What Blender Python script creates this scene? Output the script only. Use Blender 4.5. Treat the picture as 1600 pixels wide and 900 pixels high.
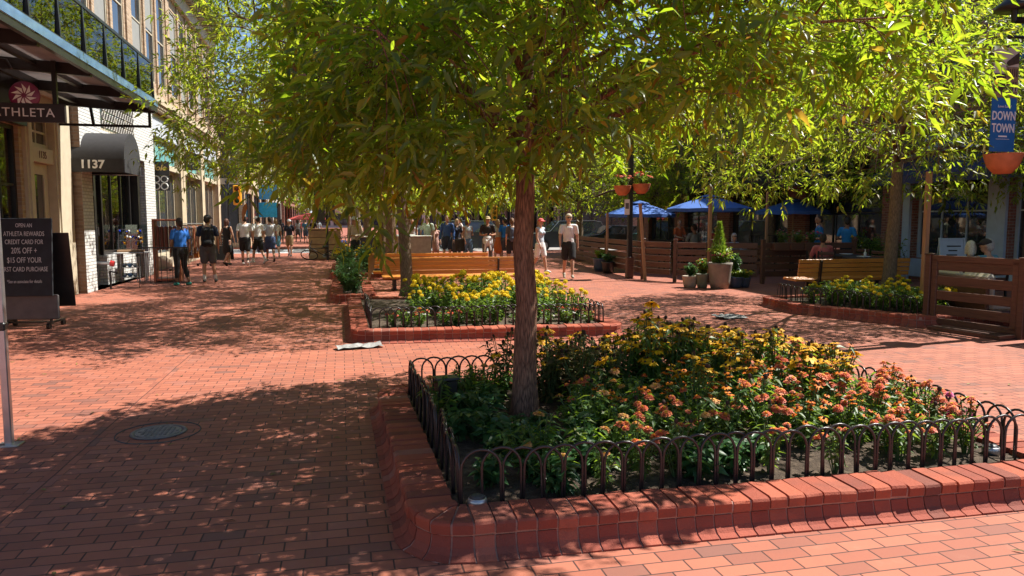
import bpy, bmesh, math, random
import numpy as np
from mathutils import Vector, Matrix

for o in list(bpy.data.objects): bpy.data.objects.remove(o)
SC = bpy.context.scene
COL = SC.collection
PI = math.pi
R = math.radians

# ------------------------------------------------------------- camera, sky, sun, exposure
YAW, CAMH, FPX, HOR = R(13.0), 1.6, 1150.0, 345.0
PITCH = math.atan((450 - HOR) / FPX)
cam = bpy.data.cameras.new('camera'); camo = bpy.data.objects.new('camera', cam); COL.objects.link(camo)
camo.location = (0, 0, CAMH); camo.rotation_euler = (PI/2 - PITCH, 0, -YAW)
cam.sensor_width = 36; cam.lens = FPX/1600*36; cam.clip_end = 2000; cam.clip_start = 0.05
SC.camera = camo
SUN_EL, SUN_AZ = R(55), R(9)                       # azimuth from +X towards +Y
wd = bpy.data.worlds.new('World'); SC.world = wd; wd.use_nodes = True
wn = wd.node_tree; bg = wn.nodes['Background']
sky = wn.nodes.new('ShaderNodeTexSky'); sky.sky_type = 'NISHITA'; sky.sun_disc = False
sky.sun_elevation = SUN_EL; sky.sun_rotation = PI/2 - SUN_AZ
sky.altitude = 1600; sky.air_density = 1.0; sky.dust_density = 0.6; sky.ozone_density = 1.0
wn.links.new(sky.outputs[0], bg.inputs[0]); bg.inputs[1].default_value = 0.075
sl = bpy.data.lights.new('sun', 'SUN'); so = bpy.data.objects.new('sun', sl); COL.objects.link(so)
sl.energy = 5.0; sl.angle = R(0.53); sl.color = (1.0, 0.95, 0.86)
sd = Vector((math.cos(SUN_EL)*math.cos(SUN_AZ), math.cos(SUN_EL)*math.sin(SUN_AZ), math.sin(SUN_EL)))
so.rotation_euler = sd.to_track_quat('Z', 'Y').to_euler(); so.location = sd*60
SC.view_settings.view_transform = 'Standard'; SC.view_settings.look = 'None'
SC.view_settings.exposure = 1.02; SC.view_settings.gamma = 1.0; SC.view_settings.use_curve_mapping = False
SC.render.engine = 'CYCLES'
SC.cycles.use_denoising = True; SC.cycles.max_bounces = 7; SC.cycles.diffuse_bounces = 2
SC.cycles.glossy_bounces = 3; SC.cycles.transmission_bounces = 5; SC.cycles.transparent_max_bounces = 8
SC.cycles.caustics_reflective = False; SC.cycles.caustics_refractive = False
SC.cycles.sample_clamp_indirect = 6

# ------------------------------------------------------------- helpers
cT, sT, cP, sP = math.cos(YAW), math.sin(YAW), math.cos(PITCH), math.sin(PITCH)
def c2w(X, Y): return (X*cT + Y*sT, -X*sT + Y*cT)
def G(px, py, z=0.0):                       # where a photo pixel's ray meets height z -> (x, y)
    dx, dy = (px-800)/FPX, -(py-450)/FPX
    s = (z-CAMH)/(-sP + dy*cP)
    return c2w(dx*s, (cP + dy*sP)*s)
def D(px, py, Y):                           # point on a pixel's ray at forward distance Y -> (x, y, z)
    dx, dy = (px-800)/FPX, -(py-450)/FPX
    s = Y/(cP + dy*sP); x, y = c2w(dx*s, Y)
    return (x, y, CAMH + (-sP + dy*cP)*s)
def V(*a): return Vector(a)

class MB:
    def __init__(s): s.v = []; s.f = []; s.m = []
    def add(s, vs, fs, mi=0):
        n = len(s.v); s.v += [tuple(x) for x in vs]; s.f += [tuple(i+n for i in f) for f in fs]; s.m += [mi]*len(fs); return s
    def box(s, c, d, rz=0.0, mi=0, rx=0.0):
        M = Matrix.Rotation(rz, 3, 'Z') @ Matrix.Rotation(rx, 3, 'X'); c = Vector(c)
        vs = [c + M @ Vector((sx*d[0]/2, sy*d[1]/2, sz*d[2]/2)) for sx in (-1,1) for sy in (-1,1) for sz in (-1,1)]
        return s.add(vs, [(0,1,3,2),(4,6,7,5),(0,4,5,1),(2,3,7,6),(0,2,6,4),(1,5,7,3)], mi)
    def bb(s, x0, x1, y0, y1, z0, z1, mi=0):
        return s.box(((x0+x1)/2,(y0+y1)/2,(z0+z1)/2), (abs(x1-x0),abs(y1-y0),abs(z1-z0)), 0, mi)
    def bevbox(s, c, d, rz=0.0, b=0.01, mi=0):
        c = Vector(c); M = Matrix.Rotation(rz, 3, 'Z'); hx, hy, hz = (q/2 for q in d); b = min(b, hx*.9, hy*.9, hz*.9)
        lv = []
        for z, k in ((-hz, b), (-hz+b, 0), (hz-b, 0), (hz, b)):
            x, y = hx-k, hy-k
            for q in ((x,y-b if k==0 else y),(x-b if k==0 else x,y),(-x+b if k==0 else -x,y),(-x,y-b if k==0 else y),(-x,-y+b if k==0 else -y),(-x+b if k==0 else -x,-y),(x-b if k==0 else x,-y),(x,-y+b if k==0 else -y)):
                lv.append(c + M @ Vector((q[0], q[1], z)))
        fs = [tuple(range(7,-1,-1)), tuple(range(24,32))]
        for L in range(3):
            for i in range(8): fs.append((L*8+i, L*8+(i+1)%8, (L+1)*8+(i+1)%8, (L+1)*8+i))
        return s.add(lv, fs, mi)
    def beam(s, p, q, w, h, mi=0, up=(0,0,1)):
        p, q = Vector(p), Vector(q); d = (q-p).normalized(); u = Vector(up)
        if abs(d.dot(u)) > .98: u = Vector((0,1,0))
        a = d.cross(u).normalized()*w/2; b = a.cross(d).normalized()*h/2
        vs = [p-a-b, p+a-b, p+a+b, p-a+b, q-a-b, q+a-b, q+a+b, q-a+b]
        return s.add(vs, [(3,2,1,0),(4,5,6,7),(0,1,5,4),(1,2,6,5),(2,3,7,6),(3,0,4,7)], mi)
    def tube(s, pts, rads, n=8, mi=0, cap=True):
        pts = [Vector(p) for p in pts]
        if not hasattr(rads, '__len__'): rads = [rads]*len(pts)
        vs = []; fs = []; prev = None
        for i, p in enumerate(pts):
            d = (pts[min(i+1,len(pts)-1)] - pts[max(i-1,0)]).normalized()
            if prev is None:
                u = Vector((0,0,1)) if abs(d.z) < .9 else Vector((1,0,0)); a = d.cross(u).normalized()
            else: a = (prev - d*prev.dot(d)).normalized()
            prev = a; b = d.cross(a)
            for k in range(n):
                t = 2*PI*k/n; vs.append(p + (a*math.cos(t) + b*math.sin(t))*rads[i])
        for i in range(len(pts)-1):
            for k in range(n): fs.append((i*n+k, i*n+(k+1)%n, (i+1)*n+(k+1)%n, (i+1)*n+k))
        if cap: fs.append(tuple(range(n-1,-1,-1))); fs.append(tuple(range((len(pts)-1)*n, len(pts)*n)))
        return s.add(vs, fs, mi)
    def lathe(s, prof, c=(0,0,0), n=20, mi=0, sx=1, sy=1, rz=0):
        vs = []; fs = []
        for r, z in prof:
            for k in range(n):
                t = 2*PI*k/n + rz; vs.append((c[0]+r*math.cos(t)*sx, c[1]+r*math.sin(t)*sy, c[2]+z))
        for i in range(len(prof)-1):
            for k in range(n): fs.append((i*n+k, i*n+(k+1)%n, (i+1)*n+(k+1)%n, (i+1)*n+k))
        if prof[0][0] > 1e-5: fs.append(tuple(range(n-1,-1,-1)))
        if prof[-1][0] > 1e-5: fs.append(tuple(range((len(prof)-1)*n, len(prof)*n)))
        return s.add(vs, fs, mi)
    def ell(s, c, r, n=14, k=9, M=None, mi=0):
        vs = []; fs = []; c = Vector(c)
        for i in range(k+1):
            a = -PI/2 + PI*i/k; rr = math.cos(a) if 0 < i < k else .02
            for j in range(n):
                t = 2*PI*j/n; p = Vector((r[0]*rr*math.cos(t), r[1]*rr*math.sin(t), r[2]*math.sin(a)))
                vs.append(c + (M @ p if M else p))
        for i in range(k):
            for j in range(n): fs.append((i*n+j, i*n+(j+1)%n, (i+1)*n+(j+1)%n, (i+1)*n+j))
        fs.append(tuple(range(n-1,-1,-1))); fs.append(tuple(range(k*n, (k+1)*n)))
        return s.add(vs, fs, mi)
    def cap(s, p, q, r0, r1, n=10, flat=1.0, ax=None):   # tapered capsule; ax+flat squash its section along one axis
        p, q = Vector(p), Vector(q); d = q-p; L = d.length; d = d/L if L > 1e-6 else Vector((0,0,1))
        pts = []; rr = []
        for a in (-80,-50,-20): pts.append(p + d*r0*math.sin(R(a))); rr.append(r0*math.cos(R(a)))
        pts.append(p + d*L*.5); rr.append((r0+r1)/2)
        for a in (20,50,80): pts.append(q + d*r1*math.sin(R(a))); rr.append(r1*math.cos(R(a)))
        i0 = len(s.v); s.tube(pts, rr, n)
        if ax is not None:
            ax = Vector(ax).normalized(); mid = (p+q)/2
            for i in range(i0, len(s.v)):
                w = Vector(s.v[i]); t = (w-p).dot(d); base = p + d*t; off = w-base; k = off.dot(ax)
                s.v[i] = tuple(w - ax*k*(1-flat))
        return s
    def quad(s, a, b, c, d, mi=0): return s.add([a,b,c,d], [(0,1,2,3)], mi)
    def prism(s, poly, z0, z1, mi=0):
        n = len(poly)
        vs = [(p[0],p[1],z0) for p in poly] + [(p[0],p[1],z1) for p in poly]
        return s.add(vs, [tuple(range(n-1,-1,-1)), tuple(range(n,2*n))] + [(i,(i+1)%n,n+(i+1)%n,n+i) for i in range(n)], mi)
    def build(s, name, mats, parent=None, smooth=False, loc=None, rz=None):
        me = bpy.data.meshes.new(name); me.from_pydata(s.v, [], s.f)
        if not isinstance(mats, (list, tuple)): mats = [mats]
        for m in mats: me.materials.append(m)
        if len(mats) > 1: me.polygons.foreach_set('material_index', s.m)
        if smooth: me.polygons.foreach_set('use_smooth', [True]*len(me.polygons))
        me.update(); o = bpy.data.objects.new(name, me); COL.objects.link(o)
        if parent is not None: o.parent = parent
        if loc is not None: o.location = loc
        if rz is not None: o.rotation_euler = (0,0,rz)
        return o
def smooth_angle(o, deg=35):
    me = o.data; bm = bmesh.new(); bm.from_mesh(me)
    for f in bm.faces: f.smooth = True
    for e in bm.edges:
        if len(e.link_faces) == 2 and e.calc_face_angle(0) > R(deg): e.smooth = False
    bm.to_mesh(me); bm.free(); return o
def tag(o, label=None, cat=None, group=None, kind=None):
    if label: o['label'] = label
    if cat: o['category'] = cat
    if group: o['group'] = group
    if kind: o['kind'] = kind
    return o
def thing(name, label, cat, loc=(0,0,0), rz=0.0, group=None):
    o = bpy.data.objects.new(name, None); COL.objects.link(o); o.empty_display_size = .1
    o.location = loc; o.rotation_euler = (0,0,rz); return tag(o, label, cat, group)
def structure(o): o['kind'] = 'structure'; return o
KIDS = {}
def dup(root, loc, rz, label=None, group=None, sc=None):
    def cp(o, par):
        c = o.copy(); COL.objects.link(c)
        if par is not None: c.parent = par
        for ch in o.children: cp(ch, c)
        return c
    r = cp(root, None); r.location = loc; r.rotation_euler = (0,0,rz)
    if sc is not None: r.scale = sc if hasattr(sc, '__len__') else (sc,)*3
    if label: r['label'] = label
    if group: r['group'] = group
    return r
def text_mesh(txt, size, sx=1.0, ext=0.004, align='CENTER', bold=0.0, space=1.0, shear=0.0):
    cu = bpy.data.curves.new('lettering', 'FONT'); cu.body = txt; cu.size = size; cu.extrude = ext
    cu.align_x = align; cu.align_y = 'CENTER'; cu.offset = bold; cu.space_character = space; cu.shear = shear; cu.resolution_u = 3
    o = bpy.data.objects.new('lettering', cu); COL.objects.link(o)
    me = bpy.data.meshes.new_from_object(o.evaluated_get(bpy.context.evaluated_depsgraph_get()))
    bpy.data.objects.remove(o)
    if sx != 1: me.transform(Matrix.Diagonal((sx,1,1,1)))
    return me
def put_text(txt, size, mat, parent, loc, rz=0.0, tilt=0.0, name='lettering', **k):
    """text standing upright, readable from the -y side before rz"""
    me = text_mesh(txt, size, **k); me.materials.clear(); me.materials.append(mat)
    o = bpy.data.objects.new(name, me); COL.objects.link(o); o.parent = parent
    o.location = loc; o.rotation_euler = (PI/2 - tilt, 0, rz); return o

# ------------------------------------------------------------- materials
class NT:
    def __init__(s, name):
        s.m = bpy.data.materials.new(name); s.m.use_nodes = True; s.t = s.m.node_tree
        s.p = s.t.nodes['Principled BSDF']; s.out = s.t.nodes['Material Output']
    def n(s, typ, **k):
        x = s.t.nodes.new('ShaderNode'+typ)
        for a, b in k.items(): setattr(x, a, b)
        return x
    def l(s, a, b): s.t.links.new(a, b)
    def math(s, op, a, b=None, c=None):
        x = s.n('Math', operation=op)
        for i, q in enumerate((a, b, c)):
            if q is None: continue
            if isinstance(q, (int, float)): x.inputs[i].default_value = q
            else: s.l(q, x.inputs[i])
        return x.outputs[0]
    def mix(s, f, a, b, bt='MIX'):
        x = s.n('Mix', data_type='RGBA', blend_type=bt)
        for i, q in ((0, f), (6, a), (7, b)):
            if isinstance(q, (int, float)): x.inputs[i].default_value = q
            elif isinstance(q, tuple): x.inputs[i].default_value = (*q, 1)[:4]
            else: s.l(q, x.inputs[i])
        return x.outputs[2]
    def noise(s, vec, scale, detail=4, rough=.55):
        x = s.n('TexNoise'); x.inputs['Scale'].default_value = scale; x.inputs['Detail'].default_value = detail
        x.inputs['Roughness'].default_value = rough
        if vec is not None: s.l(vec, x.inputs['Vector'])
        return x.outputs['Fac']
    def ramp(s, f, stops, interp='LINEAR'):
        x = s.n('ValToRGB'); x.color_ramp.interpolation = interp; e = x.color_ramp.elements
        while len(e) < len(stops): e.new(.5)
        for k, (p, c) in zip(e, stops):
            k.position = p; k.color = (*c, 1) if len(c) == 3 else c
        s.l(f, x.inputs[0]); return x.outputs[0]
    def bump(s, h, strength=.3, dist=.01):
        x = s.n('Bump'); x.inputs['Strength'].default_value = strength; x.inputs['Distance'].default_value = dist
        s.l(h, x.inputs['Height']); s.l(x.outputs[0], s.p.inputs['Normal']); return x
    def coord(s, which='Object'): return s.n('TexCoord').outputs[which]
    def col(s, c):
        if isinstance(c, tuple): s.p.inputs['Base Color'].default_value = (*c, 1)
        else: s.l(c, s.p.inputs['Base Color'])
def M(name, c, rough=.6, metal=0.0, var=.18, scale=6.0, bump=0.0, bscale=60.0, spec=.5, coat=0):
    k = NT(name); co = k.coord()
    f = k.noise(co, scale, 5)
    lo = tuple(q*(1-var) for q in c); hi = tuple(min(1, q*(1+var)) for q in c)
    k.col(k.ramp(f, [(.3, lo), (.7, hi)]))
    k.p.inputs['Roughness'].default_value = rough; k.p.inputs['Metallic'].default_value = metal
    k.p.inputs['Specular IOR Level'].default_value = spec; k.p.inputs['Coat Weight'].default_value = coat
    if bump: k.bump(k.noise(co, bscale, 4), bump, .01)
    return k.m
def brick_nodes(k, vec_u, vec_v, bw, bh, mortar=.005, soft=.004):
    u = k.math('DIVIDE', vec_u, bw); v = k.math('DIVIDE', vec_v, bh)
    row = k.math('FLOOR', v); odd = k.math('FLOORED_MODULO', row, 2.0)
    u2 = k.math('MULTIPLY_ADD', odd, .5, u); colm = k.math('FLOOR', u2)
    fu = k.math('FRACT', u2); fv = k.math('FRACT', v)
    du = k.math('MULTIPLY', k.math('MINIMUM', fu, k.math('SUBTRACT', 1.0, fu)), bw)
    dv = k.math('MULTIPLY', k.math('MINIMUM', fv, k.math('SUBTRACT', 1.0, fv)), bh)
    e = k.math('MINIMUM', du, dv)
    mr = k.n('MapRange', interpolation_type='SMOOTHSTEP'); k.l(e, mr.inputs[0])
    mr.inputs[1].default_value = mortar*.5; mr.inputs[2].default_value = mortar*.5 + soft
    wnz = k.n('TexWhiteNoise', noise_dimensions='3D'); cx = k.n('CombineXYZ'); k.l(colm, cx.inputs[0]); k.l(row, cx.inputs[1]); k.l(cx.outputs[0], wnz.inputs['Vector'])
    return mr.outputs[0], wnz.outputs['Value'], wnz.outputs['Color']
def brick_wall(name, stops, mortar_c, bw=.2, bh=.067, mortar=.008, bump=.5, rough=.8, stain=.25):
    k = NT(name); co = k.coord(); sep = k.n('SeparateXYZ'); k.l(co, sep.inputs[0])
    u = k.math('ADD', sep.outputs[0], sep.outputs[1])
    mask, rnd, _ = brick_nodes(k, u, sep.outputs[2], bw, bh, mortar, .006)
    c = k.ramp(rnd, stops); nz = k.noise(co, 2.2, 5); c = k.mix(k.math('MULTIPLY', nz, stain), c, tuple(q*.45 for q in stops[0][1]))
    k.col(k.mix(mask, mortar_c, c)); k.p.inputs['Roughness'].default_value = rough
    h = k.math('ADD', mask, k.math('MULTIPLY', k.noise(co, 90, 3), .35)); k.bump(h, bump, .012); return k.m
def wood(name, c0, c1, axis=0, rough=.5, scale=9.0, stretch=14.0, coat=.0):
    k = NT(name); co = k.coord(); mp = k.n('Mapping'); k.l(co, mp.inputs[0])
    sc = [stretch]*3; sc[axis] = 1.0; mp.inputs['Scale'].default_value = sc
    f = k.noise(mp.outputs[0], scale*.35, 6, .65); g = k.n('NewGeometry').outputs['Random Per Island']
    c = k.ramp(f, [(.32, c0), (.68, c1)])
    c = k.mix(k.math('MULTIPLY', g, .35), c, tuple(q*.6 for q in c0)); k.col(c)
    k.p.inputs['Roughness'].default_value = rough; k.p.inputs['Coat Weight'].default_value = coat; k.bump(f, .25, .004); return k.m
def glass_dark(name, tint=(.02,.025,.03), rough=.03, spec=.9):
    k = NT(name); co = k.coord(); f = k.noise(co, 1.3, 3)
    k.col(k.ramp(f, [(.35, tint), (.7, tuple(q*2.2 for q in tint))])); k.p.inputs['Roughness'].default_value = rough
    k.p.inputs['Specular IOR Level'].default_value = spec; k.p.inputs['Coat Weight'].default_value = .6
    k.bump(k.noise(co, 1.1, 2), .04, .05); return k.m
def clear_glass(name, tint=(.8,.9,.88), alpha=.25):
    k = NT(name); tr = k.n('BsdfTransparent'); tr.inputs[0].default_value = (*tint, 1); gl = k.n('BsdfGlossy'); gl.inputs['Roughness'].default_value = .02
    fr = k.n('Fresnel'); fr.inputs[0].default_value = 1.5; mx = k.n('MixShader')
    f = k.math('ADD', fr.outputs[0], alpha*.3); k.l(f, mx.inputs[0]); k.l(tr.outputs[0], mx.inputs[1]); k.l(gl.outputs[0], mx.inputs[2]); k.l(mx.outputs[0], k.out.inputs[0]); return k.m
def leaf_mat(name, stops, tstops, tfac=.45, rough=.42):
    k = NT(name); g = k.n('NewGeometry').outputs['Random Per Island']
    oi = k.n('ObjectInfo').outputs['Random']
    k.col(k.ramp(g, stops)); k.p.inputs['Roughness'].default_value = rough; k.p.inputs['Specular IOR Level'].default_value = .45
    tr = k.n('BsdfTranslucent'); k.l(k.ramp(g, tstops), tr.inputs[0]); mx = k.n('MixShader'); mx.inputs[0].default_value = tfac
    k.l(k.p.outputs[0], mx.inputs[1]); k.l(tr.outputs[0], mx.inputs[2]); k.l(mx.outputs[0], k.out.inputs[0]); return k.m

# ground: brick pavers of the mall
def paving_mat():
    k = NT('brick_paving'); co = k.coord(); sep = k.n('SeparateXYZ'); k.l(co, sep.inputs[0])
    X, Y = sep.outputs[0], sep.outputs[1]
    wob = k.math('MULTIPLY', k.math('SUBTRACT', k.noise(co, 1.6, 2), .5), .02)
    Xw, Yw = k.math('ADD', X, wob), k.math('ADD', Y, wob)
    m1, r1, _ = brick_nodes(k, Xw, Yw, .206, .103, .004, .004)
    m2, r2, _ = brick_nodes(k, Yw, k.math('ADD', Xw, .05), .206, .103, .004, .004)
    band = k.math('LESS_THAN', k.math('ABSOLUTE', k.math('ADD', Xw, 1.803)), .052)     # a stretcher band running up the street
    for cx in (-4.9, 6.6): band = k.math('MAXIMUM', band, k.math('LESS_THAN', k.math('ABSOLUTE', k.math('SUBTRACT', Xw, round(cx/.103)*.103-.05)), .052))
    mask = k.math('ADD', k.math('MULTIPLY', m1, k.math('SUBTRACT', 1.0, band)), k.math('MULTIPLY', m2, band))
    rnd = k.math('ADD', k.math('MULTIPLY', r1, k.math('SUBTRACT', 1.0, band)), k.math('MULTIPLY', r2, band))
    c = k.ramp(rnd, [(0, (.17,.085,.068)), (.04, (.24,.09,.062)), (.08, (.32,.10,.06)), (.5, (.41,.13,.073)), (.85, (.47,.155,.09)), (.95, (.41,.15,.10)), (1, (.35,.13,.09))])
    big = k.noise(co, .55, 5, .6); c = k.mix(k.math('MULTIPLY', big, .5), c, (.29,.11,.075)); st_ = k.ramp(k.noise(co, .9, 7, .75), [(.5,(0,0,0)),(.68,(1,1,1))]); c = k.mix(k.math('MULTIPLY', st_, .38), c, (.17,.085,.065))
    fine = k.noise(co, 38, 5, .7); c = k.mix(k.math('MULTIPLY', fine, .35), c, (.26,.09,.065))
    dust = k.ramp(k.noise(co, 2.7, 6, .7), [(.55, (0,0,0)), (.75, (1,1,1))]); c = k.mix(k.math('MULTIPLY', dust, .16), c, (.52,.33,.24))
    vo = k.n('TexVoronoi'); vo.inputs['Scale'].default_value = 2.3; k.l(co, vo.inputs[0])
    gum = k.math('LESS_THAN', vo.outputs['Distance'], .035); c = k.mix(k.math('MULTIPLY', gum, .5), c, (.12,.06,.05))
    k.col(k.mix(mask, (.07,.035,.03), c)); k.p.inputs['Roughness'].default_value = .72; k.p.inputs['Specular IOR Level'].default_value = .35
    h = k.math('ADD', k.math('ADD', mask, k.math('MULTIPLY', fine, .3)), k.math('MULTIPLY', rnd, .35)); k.bump(h, .55, .006); return k.m
def capbrick_mat(name='kerb_brick', a=(.30,.085,.06), b=(.44,.14,.095)):
    k = NT(name); co = k.coord(); g = k.n('NewGeometry').outputs['Random Per Island']
    c = k.ramp(g, [(0, (.19,.06,.042)), (.12, a), (.8, b), (.93,(.42,.12,.07)), (1, (.36,.16,.12))]); f = k.noise(co, 22, 6, .7)
    c = k.mix(k.math('MULTIPLY', f, .5), c, (.24,.075,.055)); st = k.ramp(k.noise(co, 4, 4), [(.55,(0,0,0)),(.72,(1,1,1))])
    c = k.mix(k.math('MULTIPLY', st, .5), c, (.16,.06,.045)); sp_ = k.ramp(k.noise(co, 130, 3, .8), [(.6,(0,0,0)),(.7,(1,1,1))]); c = k.mix(k.math('MULTIPLY', sp_, .35), c, (.14,.05,.04)); k.col(c); k.p.inputs['Roughness'].default_value = .8; k.p.inputs['Specular IOR Level'].default_value = .3; k.bump(k.math('ADD', k.noise(co, 70, 5, .7), k.noise(co, 18, 4, .6)), .7, .008); return k.m
def soil_mat():
    k = NT('soil'); co = k.coord(); f = k.noise(co, 14, 8, .7)
    k.col(k.ramp(f, [(.3, (.035,.022,.014)), (.5, (.09,.06,.04)), (.7, (.2,.145,.1))])); k.p.inputs['Roughness'].default_value = .95; k.bump(k.noise(co, 45, 6, .7), 1.0, .03); return k.m
def bark_mat(name, a, b):
    k = NT(name); co = k.coord(); mp = k.n('Mapping'); k.l(co, mp.inputs[0]); mp.inputs['Scale'].default_value = (1.5, 1.5, .2)
    f = k.noise(mp.outputs[0], 48, 7, .72); v = k.n('TexVoronoi', feature='DISTANCE_TO_EDGE'); v.inputs['Scale'].default_value = 46; k.l(mp.outputs[0], v.inputs[0])
    h = k.math('ADD', k.math('MULTIPLY', k.math('MINIMUM', v.outputs['Distance'], .3), 1.0), k.math('MULTIPLY', f, 1.0))
    k.col(k.ramp(h, [(.42, a), (.82, b)])); k.p.inputs['Roughness'].default_value = .9; k.bump(h, .9, .015); return k.m

MAT = {}
MAT['paving'] = paving_mat(); MAT['kerb'] = capbrick_mat('kerb_brick', (.27,.058,.034), (.45,.11,.055)); MAT['mortar'] = M('mortar', (.42,.25,.2), .9, bump=.4); MAT['soil'] = soil_mat()
MAT['kerbbase'] = capbrick_mat('flared_brick', (.26,.055,.035), (.38,.09,.052))
MAT['bark'] = bark_mat('bark', (.075,.034,.022), (.34,.18,.115)); MAT['bark_far'] = bark_mat('pale_bark', (.11,.075,.05), (.3,.21,.14))
MAT['black'] = M('black_paint', (.018,.016,.016), .35, var=.3); MAT['black_iron'] = M('black_iron', (.03,.022,.022), .32, var=.35, bump=.15, bscale=120)
MAT['steel'] = M('brushed_steel', (.42,.42,.44), .35, .8); MAT['white'] = M('white_paint', (.74,.74,.72), .5, var=.06); MAT['cream'] = M('cream_paint', (.55,.48,.36), .5, var=.08)
MAT['grey'] = M('grey_paint', (.13,.12,.125), .5); MAT['dkgrey'] = M('dark_grey', (.05,.05,.055), .5)
MAT['glass'] = glass_dark('window_glass'); MAT['clear'] = clear_glass('clear_glass')
MAT['orange_wood'] = wood('varnished_slats', (.60,.21,.03), (.78,.33,.06), 0, .38, coat=.25)
MAT['fence_wood'] = wood('stained_fence_wood', (.085,.036,.024), (.17,.075,.048), 0, .5)
MAT['pole_wood'] = wood('pine_pole', (.34,.19,.10), (.50,.30,.17), 2, .55)
MAT['concrete'] = M('concrete', (.34,.32,.30), .85, var=.15, scale=3, bump=.3)
MAT['terracotta'] = M('terracotta', (.52,.17,.07), .6, var=.15, scale=9, bump=.15)
MAT['blue_cloth'] = M('blue_canvas', (.045,.13,.42), .75, var=.1, bump=.1, bscale=200)
MAT['asphalt'] = M('asphalt', (.09,.088,.085), .9, var=.2, scale=2, bump=.4)
# ------------------------------------------------------------- ground and streets
g = MB(); xs = [-400,-60,-12,-4,0,4,8,14,40,400]; ys = [-60,-8,0,3,6,10,16,24,38.2]
for i in range(len(xs)-1):
    for j in range(len(ys)-1): g.quad((xs[i],ys[j],0),(xs[i+1],ys[j],0),(xs[i+1],ys[j+1],0),(xs[i],ys[j+1],0))
for i in range(len(xs)-1): g.quad((xs[i],46.5,0),(xs[i+1],46.5,0),(xs[i+1],700,0),(xs[i],700,0))
for i in range(len(xs)-1): g.quad((xs[i],38.2,0),(xs[i+1],38.2,0),(xs[i+1],38.2,-.1),(xs[i],38.2,-.1)); g.quad((xs[i],46.5,-.1),(xs[i+1],46.5,-.1),(xs[i+1],46.5,0),(xs[i],46.5,0))
structure(g.build('ground', MAT['paving']))
st = MB(); st.quad((-400,38.2,-.1),(400,38.2,-.1),(400,46.5,-.1),(-400,46.5,-.1)); structure(st.build('road', M('worn_road', (.30,.28,.27), .9, var=.12, scale=1.5, bump=.3)))
mk = MB()
for k in range(9): mk.quad((-4.5+k*1.2,39,-.096),(-3.9+k*1.2,39,-.096),(-3.9+k*1.2,45.8,-.096),(-4.5+k*1.2,45.8,-.096))
structure(mk.build('road_markings', MAT['white']))
# ------------------------------------------------------------- buildings
def mface_x(x, sgn): return lambda u, d, z: (x - sgn*d, u, z)       # facade at x facing sgn*x; u = y; d = depth inwards
def mface_y(y, sgn): return lambda u, d, z: (u, y - sgn*d, z)
def mbox(mb, mp, u0, u1, d0, d1, z0, z1, mi=0):
    vs = [mp(u, d, z) for u in (u0,u1) for d in (d0,d1) for z in (z0,z1)]
    return mb.add(vs, [(0,1,3,2),(4,6,7,5),(0,4,5,1),(2,3,7,6),(0,2,6,4),(1,5,7,3)], mi)
def facade(mb, mp, u0, u1, z0, z1, ops, depth=.25, mi=0):
    us = sorted({u0,u1} | {o[0] for o in ops} | {o[1] for o in ops}); zs = sorted({z0,z1} | {o[2] for o in ops} | {o[3] for o in ops})
    us = [u for u in us if u0 <= u <= u1]; zs = [z for z in zs if z0 <= z <= z1]
    for i in range(len(us)-1):
        for j in range(len(zs)-1):
            cu, cz = (us[i]+us[i+1])/2, (zs[j]+zs[j+1])/2
            if any(o[0] < cu < o[1] and o[2] < cz < o[3] for o in ops): continue
            mb.quad(mp(us[i],0,zs[j]), mp(us[i+1],0,zs[j]), mp(us[i+1],0,zs[j+1]), mp(us[i],0,zs[j+1]), mi)
    for a, b, c, d in ops:
        for p, q in (((a,c),(b,c)),((b,c),(b,d)),((b,d),(a,d)),((a,d),(a,c))):
            mb.quad(mp(p[0],0,p[1]), mp(q[0],0,q[1]), mp(q[0],depth,q[1]), mp(p[0],depth,p[1]), mi)
def window(parent, mp, u0, u1, z0, z1, dep=.16, fm='cream', pm='glass', nu=1, nz=1, fw=.06, name='window'):
    f = MB(); e = .003
    mbox(f, mp, u0+e, u0+fw, dep-.03, dep+.05, z0+e, z1-e); mbox(f, mp, u1-fw, u1-e, dep-.03, dep+.05, z0+e, z1-e)
    mbox(f, mp, u0+fw, u1-fw, dep-.028, dep+.05, z0+e, z0+fw); mbox(f, mp, u0+fw, u1-fw, dep-.028, dep+.05, z1-fw, z1-e)
    for i in range(1, nu): c = u0+(u1-u0)*i/nu; mbox(f, mp, c-.02, c+.02, dep-.02, dep+.045, z0+fw, z1-fw)
    for i in range(1, nz): c = z0+(z1-z0)*i/nz; mbox(f, mp, u0+fw, u1-fw, dep-.018, dep+.045, c-.02, c+.02)
    fo = f.build(name, MAT[fm], parent); p = MB(); mbox(p, mp, u0+fw*.5, u1-fw*.5, dep+.012, dep+.03, z0+fw*.5, z1-fw*.5); p.build('pane', MAT[pm], fo); return fo
MAT['tan_brick'] = brick_wall('tan_brick', [(0,(.36,.235,.14)),(.5,(.46,.315,.2)),(1,(.55,.39,.26))], (.42,.34,.26), .21, .072, .009)
MAT['white_brick'] = brick_wall('white_painted_brick', [(0,(.66,.655,.64)),(1,(.78,.775,.76))], (.42,.41,.4), .215, .075, .012, 1.0, .55, .12)
MAT['red_brick'] = brick_wall('red_brick', [(0,(.20,.07,.05)),(.5,(.29,.10,.07)),(1,(.36,.135,.095))], (.3,.24,.2), .21, .072, .009)
MAT['brown_brick'] = brick_wall('brown_brick', [(0,(.15,.09,.06)),(1,(.25,.16,.11))], (.2,.16,.13), .21, .072, .009)
MAT['stone'] = M('pale_stone', (.52,.42,.29), .75, var=.14, scale=3, bump=.3, bscale=30)
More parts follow.
